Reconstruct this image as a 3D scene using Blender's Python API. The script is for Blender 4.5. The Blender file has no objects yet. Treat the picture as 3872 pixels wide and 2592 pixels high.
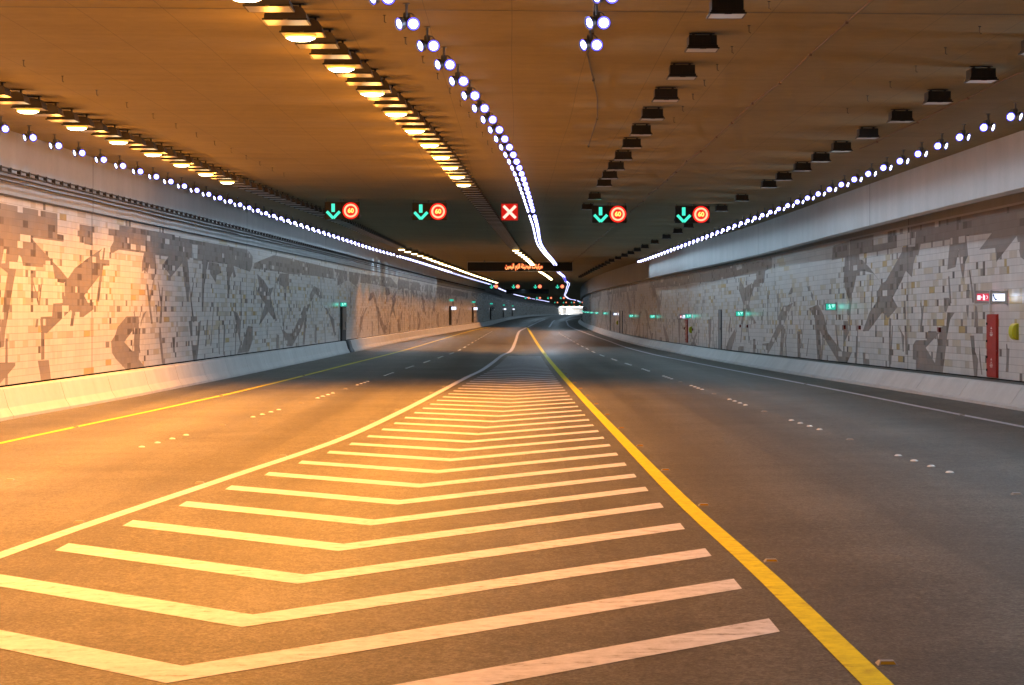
import bpy, bmesh, math, random
import numpy as np
from mathutils import Vector, Matrix
from mathutils.geometry import tessellate_polygon

S = bpy.context.scene
random.seed(7)
UP = 2.2                                    # eye height above the road under the camera

# ------------------------------------------------------------------ camera
cam = bpy.data.cameras.new('camera')
cam.lens = 65.08; cam.sensor_width = 36.0; cam.sensor_fit = 'HORIZONTAL'
cam.shift_y = -96.0 / 3872.0
cam.clip_start = 0.1; cam.clip_end = 4000
cam_ob = bpy.data.objects.new('camera', cam)
cam_ob.location = (0, 0, UP); cam_ob.rotation_euler = (math.radians(90), 0, 0)
S.collection.objects.link(cam_ob); S.camera = cam_ob

# ------------------------------------------------------------------ world, exposure (night: the tunnel is lit by its own lamps)
W = bpy.data.worlds.new('World'); S.world = W; W.use_nodes = True
sky = W.node_tree.nodes.new('ShaderNodeTexSky'); sky.sky_type = 'NISHITA'; sky.sun_disc = False
sky.sun_elevation = math.radians(-4)
bg = W.node_tree.nodes['Background']; bg.inputs[1].default_value = 0.05
W.node_tree.links.new(sky.outputs[0], bg.inputs[0])
W.cycles.sampling_method = 'NONE'
S.view_settings.view_transform = 'Standard'; S.view_settings.look = 'None'
S.view_settings.exposure = 0.0; S.view_settings.gamma = 1.0
cy = S.cycles
cy.use_denoising = True; cy.max_bounces = 7; cy.diffuse_bounces = 5; cy.glossy_bounces = 3
cy.transmission_bounces = 2; cy.caustics_reflective = False; cy.caustics_refractive = False
cy.sample_clamp_indirect = 5.0; cy.sample_clamp_direct = 0.0; cy.use_light_tree = True
cy.light_sampling_threshold = 0.002

SODIUM_W = 1850.0                           # watts of a lit sodium floodlight
SODIUM_C = (1.0, 0.365, 0.05)
LED_WALL_W = 42.0                           # twin white spotlights: head towards the wall, head towards the road
LED_ROAD_W = 150.0
LED_C = (0.55, 0.78, 1.0)

# ------------------------------------------------------------------ alignment of the tunnel (metres; y runs away from the camera)
def pchip(pts):
    x = np.array([p[0] for p in pts], float); y = np.array([p[1] for p in pts], float)
    h = np.diff(x); d = np.diff(y) / h; m = np.zeros_like(y)
    for i in range(1, len(x) - 1):
        if d[i-1] * d[i] > 0:
            w1 = 2*h[i] + h[i-1]; w2 = h[i] + 2*h[i-1]
            m[i] = (w1 + w2) / (w1/d[i-1] + w2/d[i])
    m[0] = d[0]; m[-1] = d[-1]
    def f(t):
        if t <= x[0]: return y[0] + (t - x[0]) * m[0]
        if t >= x[-1]: return y[-1] + (t - x[-1]) * m[-1]
        i = int(np.searchsorted(x, t)) - 1
        u = (t - x[i]) / h[i]
        return float(y[i]*(1+2*u)*(1-u)**2 + h[i]*m[i]*u*(1-u)**2 + y[i+1]*u*u*(3-2*u) + h[i]*m[i+1]*u*u*(u-1))
    return f
wall_l = pchip([(-40,-14.4),(43.5,-12.03),(70.9,-11.22),(108.6,-10.12),(135,-9.45),(162,-8.75),(200,-7.75),(250,-6.1),(295,-4.6),(363,-3.4),(471,-1.3),(550,.8),(631,3.6),(705,6.4),(802,11.3),(960,19),(1300,32.5),(1600,42),(1640,52),(1655,60),(1662,78)])
wall_r = pchip([(-40,15.3),(46.5,12.86),(70,12.2),(86,11.8),(114,11.05),(138,10.6),(180,10.45),(222,10.55),(250,10.95),(300,12.1),(409,15.6),(550,21.8),(670,27),(790,32.5),(1100,45.5),(1600,68),(1662,88)])
base_l = pchip([(-40,-1.915),(43.5,-1.616),(108.6,-1.381),(162,-1.19),(252,-.87),(484,.05),(670,.8),(900,1.5),(1300,2.5),(1700,3.1)])
base_r = pchip([(-40,-1.60),(46.5,-1.62),(70,-1.67),(100,-1.74),(130,-1.70),(180,-1.53),(250,-1.2),(400,-.6),(670,.6),(900,1.5),(1300,2.5),(1700,3.1)])
kerb_l = pchip([(-40,-13.85),(41.6,-11.5),(51,-10.97),(60,-10.67),(68,-10.42),(110,-9.5),(154,-8.48),(200,-7.2),(250,-5.5),(295,-4.0),(363,-2.8),(471,-.7),(550,1.4),(631,4.2),(705,7),(802,11.9),(960,19.6),(1300,33.1),(1600,42.6),(1640,52.6),(1655,60.6),(1662,78.6)])
kerb_r = pchip([(-40,13.4),(41,11.4),(47.6,11.19),(58,10.83),(72,10.5),(100,10.2),(114,10.0),(133,9.7),(150,9.6),(182,9.7),(236,10.25),(322,12.0),(409,14.6),(550,20.8),(670,26),(790,31.5),(1100,44.5),(1600,67),(1662,87)])
beam_x = pchip([(-40,13.5),(42,11.5),(54,11.35),(81,11.15),(110,10.35),(138,10.0),(180,9.95),(222,10.05),(250,10.5),(300,11.6),(409,15.1),(550,21.3),(670,26.5),(790,32),(1100,45),(1600,67.5),(1662,87.5)])
ceil_l = pchip([(-40,4.16),(0,4.3),(160,4.88),(252,5.3),(484,6.4),(670,7.3),(1300,8.7),(1700,9.5)])
ceil_r = pchip([(-40,4.2),(0,4.2),(120,4.25),(180,4.65),(250,5.1),(400,5.85),(670,7.1),(1300,8.7),(1700,9.5)])
def road_l(y): return base_l(y) - .72 + UP
def road_r(y): return base_r(y) - .48 + UP
def road_z(x, y):
    a, b = kerb_l(y), kerb_r(y); t = (x - a) / (b - a)
    return road_l(y) * (1 - t) + road_r(y) * t
def ceil_z(x, y):
    a, b = wall_l(y), wall_r(y) - 1.2; t = (x - a) / (b - a)
    return ceil_l(y) * (1 - t) + ceil_r(y) * t + UP

# ------------------------------------------------------------------ helpers
COL = S.collection
def tag(o, label=None, cat=None, group=None, kind=None):
    if label: o['label'] = label
    if cat: o['category'] = cat
    if group: o['group'] = group
    if kind: o['kind'] = kind
    return o
def empty(name, loc=(0,0,0), rz=0):
    o = bpy.data.objects.new(name, None); o.empty_display_size = .2
    o.location = loc; o.rotation_euler = (0, 0, rz); COL.objects.link(o); return o
class MB:
    def __init__(s): s.v = []; s.f = []; s.m = []
    def poly(s, pts, m=0):
        n = len(s.v); s.v += [tuple(p) for p in pts]; s.f.append(list(range(n, n + len(pts)))); s.m.append(m)
    def box(s, a, b, m=0, T=None):
        x0,y0,z0 = a; x1,y1,z1 = b
        p = [(x0,y0,z0),(x1,y0,z0),(x1,y1,z0),(x0,y1,z0),(x0,y0,z1),(x1,y0,z1),(x1,y1,z1),(x0,y1,z1)]
        if T: p = [T @ Vector(q) for q in p]
        n = len(s.v); s.v += [tuple(q) for q in p]
        for q in ((0,3,2,1),(4,5,6,7),(0,1,5,4),(1,2,6,5),(2,3,7,6),(3,0,4,7)): s.f.append([n+i for i in q]); s.m.append(m)
    def ring(s, rings, m=0, close=True, caps=True, loop=False):
        n = len(s.v); k = len(rings[0])
        for r in rings: s.v += [tuple(p) for p in r]
        R = len(rings)
        for i in range(R if loop else R - 1):
            a = n + i*k; b = n + ((i+1) % R)*k
            for j in range(k if close else k - 1):
                j2 = (j + 1) % k
                s.f.append([a+j, a+j2, b+j2, b+j]); s.m.append(m)
        if caps and not loop:
            s.f.append([n+j for j in range(k)][::-1]); s.m.append(m)
            s.f.append([n+(R-1)*k+j for j in range(k)]); s.m.append(m)
    def tube(s, pts, r, n=6, m=0):
        rings = []
        for i, p in enumerate(pts):
            p = Vector(p); a = Vector(pts[max(i-1,0)]); b = Vector(pts[min(i+1,len(pts)-1)])
            t = (b - a).normalized(); u = t.cross(Vector((0,0,1)))
            if u.length < 1e-3: u = t.cross(Vector((1,0,0)))
            u.normalize(); w = t.cross(u)
            rings.append([p + r*(math.cos(q)*u + math.sin(q)*w) for q in [2*math.pi*j/n for j in range(n)]])
        s.ring(rings, m)
    def lathe(s, prof, n=16, T=None, m=0):          # prof: (radius, height) pairs, axis z
        rings = [[(r*math.cos(2*math.pi*j/n), r*math.sin(2*math.pi*j/n), h) for j in range(n)] for r, h in prof]
        if T: rings = [[T @ Vector(p) for p in r] for r in rings]
        s.ring(rings, m)
    def build(s, name, mats, parent=None, bevel=0, smooth=False):
        me = bpy.data.meshes.new(name); me.from_pydata(s.v, [], s.f); 
        if not isinstance(mats, (list, tuple)): mats = [mats]
        for q in mats: me.materials.append(q)
        if len(mats) > 1: me.polygons.foreach_set('material_index', s.m)
        bm = bmesh.new(); bm.from_mesh(me); bmesh.ops.recalc_face_normals(bm, faces=bm.faces)
        if bevel: bmesh.ops.bevel(bm, geom=[e for e in bm.edges if len(e.link_faces)==2 and e.calc_face_angle(0)>.5], offset=bevel, segments=2, affect='EDGES', clamp_overlap=True)
        bm.to_mesh(me); bm.free()
        if smooth: me.polygons.foreach_set('use_smooth', [True]*len(me.polygons))
        me.update()
        o = bpy.data.objects.new(name, me); COL.objects.link(o)
        if parent: o.parent = parent
        return o
def kids(o): return [c for c in bpy.data.objects if c.parent is o]
TREES = {}
def tree_of(o):
    if o.name not in TREES: TREES[o.name] = [(c, tree_of(c)) for c in kids(o)]
    return TREES[o.name]
def dup(o, loc=None, rz=None, label=None, group=None, parent=None, skip=None):
    c = o.copy(); COL.objects.link(c)
    if parent: c.parent = parent
    if loc is not None: c.location = loc
    if rz is not None: c.rotation_euler = (0, 0, rz)
    if label: c['label'] = label
    if group: c['group'] = group
    for ch, _ in tree_of(o):
        dup(ch, parent=c)
    return c
ORD = ['first','second','third','fourth','fifth','sixth','seventh','eighth','ninth','tenth','eleventh','twelfth','thirteenth','fourteenth','fifteenth','sixteenth','seventeenth','eighteenth','nineteenth']
TENS = {2:'twent',3:'thirt',4:'fort',5:'fift',6:'sixt',7:'sevent',8:'eight',9:'ninet'}
def nth(i):                                  # 1 -> first
    if i < 20: return ORD[i-1]
    if i >= 100: return 'hundred and ' + nth(i-100) if i > 100 else 'hundredth'
    t, u = divmod(i, 10)
    return TENS[t] + 'ieth' if u == 0 else TENS[t] + 'y-' + ORD[u-1]

# ------------------------------------------------------------------ materials
def mat(name, col, rough=.6, metal=0, spec=.5):
    m = bpy.data.materials.new(name); m.use_nodes = True
    b = m.node_tree.nodes['Principled BSDF']
    b.inputs['Base Color'].default_value = (*col, 1); b.inputs['Roughness'].default_value = rough
    b.inputs['Metallic'].default_value = metal; b.inputs['Specular IOR Level'].default_value = spec
    return m
class NT:
    def __init__(s, m): s.t = m.node_tree; s.b = s.t.nodes['Principled BSDF']
    def n(s, typ, **kw):
        q = s.t.nodes.new(typ)
        for k, v in kw.items():
            if k.startswith('i_'):
                q.inputs[int(k[2:]) if k[2:].isdigit() else k[2:]].default_value = v
            else: setattr(q, k, v)
        return q
    def l(s, a, b): s.t.links.new(a, b)
    def math(s, op, a, b=None, clamp=False):
        q = s.n('ShaderNodeMath', operation=op, use_clamp=clamp)
        for i, x in enumerate((a, b)):
            if x is None: continue
            if isinstance(x, (int, float)): q.inputs[i].default_value = x
            else: s.l(x, q.inputs[i])
        return q.outputs[0]
    def noise(s, vec, scale, detail=3, rough=.55, stretch=None):
        if stretch:
            mp = s.n('ShaderNodeMapping'); mp.inputs['Scale'].default_value = stretch; s.l(vec, mp.inputs[0]); vec = mp.outputs[0]
        q = s.n('ShaderNodeTexNoise'); q.inputs['Scale'].default_value = scale; q.inputs['Detail'].default_value = detail; q.inputs['Roughness'].default_value = rough
        s.l(vec, q.inputs['Vector']); return q.outputs['Fac']
    def ramp(s, fac, stops):
        q = s.n('ShaderNodeValToRGB'); e = q.color_ramp.elements
        while len(e) < len(stops): e.new(.5)
        for a, (p, c) in zip(e, stops): a.position = p; a.color = (*c, 1) if len(c) == 3 else c
        s.l(fac, q.inputs[0]); return q.outputs[0]
    def mix(s, fac, a, b, mode='MIX'):
        q = s.n('ShaderNodeMix', data_type='RGBA', blend_type=mode)
        for sock, x in ((q.inputs[0], fac), (q.inputs[6], a), (q.inputs[7], b)):
            if isinstance(x, (int, float)): sock.default_value = x
            elif isinstance(x, tuple): sock.default_value = (*x, 1) if len(x) == 3 else x
            else: s.l(x, sock)
        return q.outputs[2]
def emit(name, col, k, sample=False):
    m = mat(name, (.02,.02,.02), .4)
    b = m.node_tree.nodes['Principled BSDF']
    b.inputs['Emission Color'].default_value = (*col, 1); b.inputs['Emission Strength'].default_value = k
    m.cycles.emission_sampling = 'AUTO' if sample else 'NONE'
    return m
def joint_mask(N, co, period=25.0, w=.06):       # expansion joints: one alignment on each side of the tunnel
    sx = N.n('ShaderNodeSeparateXYZ'); N.l(co, sx.inputs[0])
    off = N.math('ADD', N.math('MULTIPLY', N.math('GREATER_THAN', sx.outputs[0], 0.0), 58.5 - 51.9), 51.9)
    fr = N.math('FRACT', N.math('DIVIDE', N.math('SUBTRACT', sx.outputs[1], off), period))
    return N.math('LESS_THAN', fr, w / period)
def mat_concrete(name, lo, hi, rough=.75, streak=True, joints=0.0):
    m = mat(name, lo, rough); N = NT(m)
    co = N.n('ShaderNodeTexCoord').outputs['Object']
    a = N.noise(co, .55, 5, .6); f = N.noise(co, 6, 4, .6)
    if streak:
        st = N.noise(co, 1.0, 4, .6, stretch=(1, 1.6, .12))
        a = N.math('ADD', N.math('MULTIPLY', a, .5), N.math('MULTIPLY', st, .5))
    a = N.math('ADD', N.math('MULTIPLY', a, .8), N.math('MULTIPLY', f, .2))
    c = N.ramp(a, [(.32, lo), (.66, hi)])
    if joints:
        c = N.mix(joint_mask(N, co), c, tuple(x*.4 for x in lo))
    N.l(c, N.b.inputs['Base Color'])
    bp = N.n('ShaderNodeBump'); bp.inputs['Strength'].default_value = .15; bp.inputs['Distance'].default_value = .01
    N.l(f, bp.inputs['Height']); N.l(bp.outputs[0], N.b.inputs['Normal'])
    return m
def mat_asphalt():
    m = mat('asphalt', (.06,.06,.06), .5); N = NT(m)
    co = N.n('ShaderNodeTexCoord').outputs['Object']
    g1 = N.noise(co, 34, 2, .8); g2 = N.noise(co, 9, 5, .75); big = N.noise(co, .25, 4, .55)
    lane = N.noise(co, 1, 3, .5, stretch=(.9, .03, 1)); swirl = N.noise(co, 1, 4, .6, stretch=(.35, .9, 1))
    v = N.math('ADD', N.math('ADD', N.math('MULTIPLY', g1, .42), N.math('MULTIPLY', g2, .24)), N.math('ADD', N.math('MULTIPLY', big, .12), N.math('ADD', N.math('MULTIPLY', lane, .12), N.math('MULTIPLY', swirl, .10))))
    c = N.ramp(v, [(.425, (.058,.053,.043)), (.50, (.120,.112,.092)), (.57, (.21,.198,.165))])
    sx = N.n('ShaderNodeSeparateXYZ'); N.l(co, sx.inputs[0])
    edge = N.math('ADD', sx.outputs[0], N.math('MULTIPLY', big, .12))
    strip = N.math('MULTIPLY', N.math('GREATER_THAN', edge, .86), .17)
    c = N.mix(strip, c, (.045,.042,.038))
    seam = N.math('MULTIPLY', N.math('LESS_THAN', N.math('ABSOLUTE', N.math('SUBTRACT', edge, .84)), .02), .14)
    c = N.mix(seam, c, (.20,.19,.17))
    tr = N.math('ABSOLUTE', N.math('SINE', N.math('MULTIPLY', sx.outputs[0], 1.72)))
    track = N.math('MULTIPLY', N.math('GREATER_THAN', tr, .72), N.math('MULTIPLY', lane, .30))
    c = N.mix(track, c, (.05,.047,.044))
    N.l(c, N.b.inputs['Base Color'])
    r = N.math('ADD', N.math('MULTIPLY', lane, .25), .40); N.l(r, N.b.inputs['Roughness'])
    bp = N.n('ShaderNodeBump'); bp.inputs['Strength'].default_value = .6; bp.inputs['Distance'].default_value = .008
    N.l(g1, bp.inputs['Height']); N.l(bp.outputs[0], N.b.inputs['Normal'])
    N.b.inputs['Specular IOR Level'].default_value = .4
    return m
def mat_paint(name, col, worn=(.2,.19,.17)):
    m = mat(name, col, .55); N = NT(m)
    co = N.n('ShaderNodeTexCoord').outputs['Object']
    g = N.noise(co, 9, 5, .7); st = N.noise(co, 3, 4, .65, stretch=(.5, 3, 1))
    v = N.math('ADD', N.math('MULTIPLY', g, .6), N.math('MULTIPLY', st, .4))
    N.l(N.ramp(v, [(.33, worn), (.43, tuple(c*.78 for c in col)), (.58, col)]), N.b.inputs['Base Color'])
    return m
def mat_tile():
    m = mat('glazed_tile', (.5,.5,.5), .32, spec=.3); N = NT(m)
    at = N.n('ShaderNodeAttribute', attribute_name='tile_colour').outputs['Color']
    uv = N.n('ShaderNodeUVMap'); uv.uv_map = 'tiles'
    sx = N.n('ShaderNodeSeparateXYZ'); N.l(uv.outputs[0], sx.inputs[0])
    fv = N.math('FRACT', sx.outputs[1]); fu = N.math('FRACT', N.math('MULTIPLY', sx.outputs[0], .5))
    gh = N.math('LESS_THAN', fv, .06); gv = N.math('MULTIPLY', N.math('LESS_THAN', fu, .035), .45)
    g = N.math('MULTIPLY', N.math('MAXIMUM', gh, gv), .5)
    cell = N.n('ShaderNodeCombineXYZ'); N.l(N.math('FLOOR', N.math('MULTIPLY', sx.outputs[0], 1.0)), cell.inputs[0]); N.l(N.math('FLOOR', sx.outputs[1]), cell.inputs[1])
    wn = N.n('ShaderNodeTexWhiteNoise', noise_dimensions='2D'); N.l(cell.outputs[0], wn.inputs['Vector'])
    k = N.math('ADD', N.math('MULTIPLY', wn.outputs['Value'], .10), .95)
    c = N.mix(1.0, at, N.n('ShaderNodeCombineColor').outputs[0], 'MIX')
    kc = N.n('ShaderNodeCombineColor'); [N.l(k, kc.inputs[i]) for i in range(3)]
    c = N.mix(1.0, at, kc.outputs[0], 'MULTIPLY')
    c = N.mix(g, c, (.16,.14,.12))
    co = N.n('ShaderNodeTexCoord').outputs['Object']
    dirt = N.noise(co, 1, 4, .6, stretch=(1, .5, .16))
    c = N.mix(N.math('MULTIPLY', N.math('SUBTRACT', dirt, .45, True), .55), c, (.20,.175,.15))
    c = N.mix(N.math('MULTIPLY', joint_mask(N, co), .8), c, (.06,.055,.05))
    N.l(c, N.b.inputs['Base Color'])
    N.l(N.math('ADD', N.math('MULTIPLY', wn.outputs['Value'], .12), .30), N.b.inputs['Roughness'])
    return m
def mat_ceiling():
    m = mat('ceiling_concrete', (.3,.29,.27), .85); N = NT(m)
    co = N.n('ShaderNodeTexCoord').outputs['Object']
    a = N.noise(co, .35, 5, .6); f = N.noise(co, 5, 4, .65); st = N.noise(co, 1, 3, .5, stretch=(.25, 2.2, 1))
    v = N.math('ADD', N.math('MULTIPLY', a, .45), N.math('ADD', N.math('MULTIPLY', f, .25), N.math('MULTIPLY', st, .3)))
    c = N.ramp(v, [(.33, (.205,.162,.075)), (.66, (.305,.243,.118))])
    sx = N.n('ShaderNodeSeparateXYZ'); N.l(co, sx.inputs[0])
    wob = N.math('MULTIPLY', N.math('SUBTRACT', N.noise(co, .05, 2), .5), .25)
    fx = N.math('FRACT', N.math('DIVIDE', N.math('ADD', sx.outputs[0], wob), 1.22))
    fy = N.math('FRACT', N.math('DIVIDE', sx.outputs[1], 2.44))
    g = N.math('MAXIMUM', N.math('MULTIPLY', N.math('LESS_THAN', fx, .011), .42), N.math('MULTIPLY', N.math('LESS_THAN', fy, .010), .14))
    c = N.mix(g, c, (.06,.055,.05))
    N.l(c, N.b.inputs['Base Color'])
    return m
M = dict(
    asphalt=mat_asphalt(), ceiling=mat_ceiling(), tile=mat_tile(),
    concrete=mat_concrete('smooth_concrete', (.36,.36,.355), (.47,.465,.455), joints=10.0),
    barrier=mat_concrete('barrier_concrete', (.52,.505,.485), (.68,.665,.64), .6),
    white=mat_paint('white_road_paint', (.68,.675,.73)), yellow=mat_paint('yellow_road_paint', (.78,.67,.010), (.42,.27,.03)),
    ceramic=mat('white_ceramic', (.82,.82,.8), .2), black=mat('black_metal', (.012,.012,.012), .5),
    bronze=mat('bronze_housing', (.065,.052,.04), .5), dark=mat('dark_housing', (.02,.018,.016), .5), steel=mat('grey_steel', (.13,.14,.16), .45, .4),
    glass_off=mat('unlit_glass', (.34,.33,.30), .3), glass_pale=mat('pale_unlit_glass', (.9,.88,.84), .15), cable=mat('cable_sheath', (.05,.045,.04), .6), orange_cable=mat('brown_cable_sheath', (.17,.095,.05), .6),
    galv=mat('galvanised_steel', (.22,.22,.22), .5, .5),
    sodium=emit('sodium_glass', (1.0,.84,.46), 20.0), sodium_edge=emit('sodium_glass_edge', (1.0,.47,.03), 1.25), sodium_mid=emit('sodium_glass_ring', (1.0,.62,.10), 3.2), led=emit('led_core', (.85,.90,1.0), 9.0), led_fringe=emit('led_fringe', (.13,.11,1.0), 2.6), led_far=emit('led_far', (.55,.58,1.0), 2.6),
    teal=emit('teal_led_matrix', (.06,1.0,.66), 1.15), red=emit('red_led_glow', (1.0,.010,.006), 1.2), pale=emit('pale_led_matrix', (1.0,.60,.34), 1.25), amber=emit('amber_led_matrix', (1.0,.72,.16), 1.5), xpale=emit('pale_red_led_matrix', (1.0,.62,.50), 1.5), xglow=emit('red_glow_face', (1.0,.008,.006), .62),
    sign_face=mat('black_sign_face', (.01,.01,.012), .35), msg=emit('orange_red_led_text', (1.0,.42,.14), 2.0), msg_glow=emit('red_text_glow', (1.0,.05,.004), .85),
    green_sign=emit('green_exit_panel', (.02,.55,.40), 1.0), green_pale=emit('pale_exit_pictogram', (.45,1.0,.85), 1.3), white_sign=emit('white_sign_panel', (.75,.82,1.0), 1.7), red_sign=emit('red_sign_panel', (1.0,.05,.12), .75), pink_pale=emit('pale_sign_marks', (1.0,.80,.88), 1.3), blue_ink=mat('blue_sign_ink', (.02,.10,.45), .5),
    frame=mat('pale_sign_frame', (.55,.55,.56), .4), red_paint=mat('red_cabinet_paint', (.42,.022,.012), .35), lime=mat('lime_hood_plastic', (.60,.60,.012), .35), white_mark=mat('white_marking', (.7,.68,.66), .5), niche=mat('dark_niche', (.06,.055,.05), .7), grey_panel=mat('grey_cabinet_paint', (.25,.24,.23), .5), dkred=mat('dark_red_plastic', (.16,.012,.012), .4),
    amber_reflector=mat('amber_reflector', (.34,.19,.02), .2), clear_reflector=mat('clear_reflector', (.35,.30,.24), .2), stud_body=mat('stud_body', (.30,.30,.30), .4),
)
# ------------------------------------------------------------------ stations along the tunnel
ST = [-15 + 3*i for i in range(100)] + [285 + 7*i for i in range(1, 60)] + [698 + 15*i for i in range(1, 60)] + [1583 + 6*i for i in range(1, 13)]
ST = [float(s) for s in ST if s < 1660] + [1660.0]
def loft(name, prof, mats, ys=ST, close=False, label=None, cat=None, kind=None, group=None, caps=False, smooth=False):
    b = MB(); b.ring([[(x, y, z) for x, z in prof(y)] for y in ys], close=close, caps=caps)
    return tag(b.build(name, mats, smooth=smooth), label, cat, group, kind)

# road and walkway surfaces, ceiling
def road_prof(y):
    a, b = kerb_l(y) - .25, kerb_r(y) + .3
    return [(a + (b-a)*t, road_z(a + (b-a)*t, y)) for t in [i/10 for i in range(11)]]
loft('road', road_prof, M['asphalt'], kind='structure')
loft('walkway', lambda y: [(kerb_r(y) + .45, base_r(y) + UP - .03), (wall_r(y) + .1, base_r(y) + UP - .03)], M['asphalt'], kind='structure')
loft('ceiling', lambda y: [(wall_l(y) - .3, ceil_z(wall_l(y) - .3, y)), (0.5*(wall_l(y)+wall_r(y)), ceil_z(.5*(wall_l(y)+wall_r(y)), y)), (wall_r(y) + .3, ceil_z(wall_r(y) + .3, y))], M['ceiling'], kind='structure')

# ceiling joint groove strips
jb = MB()
for y0 in (25.9, 51.5, 77.0, 102.5):
    xs = [wall_l(y0) + (wall_r(y0) - wall_l(y0)) * i / 12 for i in range(13)]
    for a, b_ in zip(xs, xs[1:]):
        jb.poly([(a, y0, ceil_z(a, y0) - .004), (b_, y0, ceil_z(b_, y0) - .004), (b_, y0 + .05, ceil_z(b_, y0+.05) - .004), (a, y0 + .05, ceil_z(a, y0+.05) - .004)])
tag(jb.build('ceiling_joint', M['dark']), kind='structure')

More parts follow.
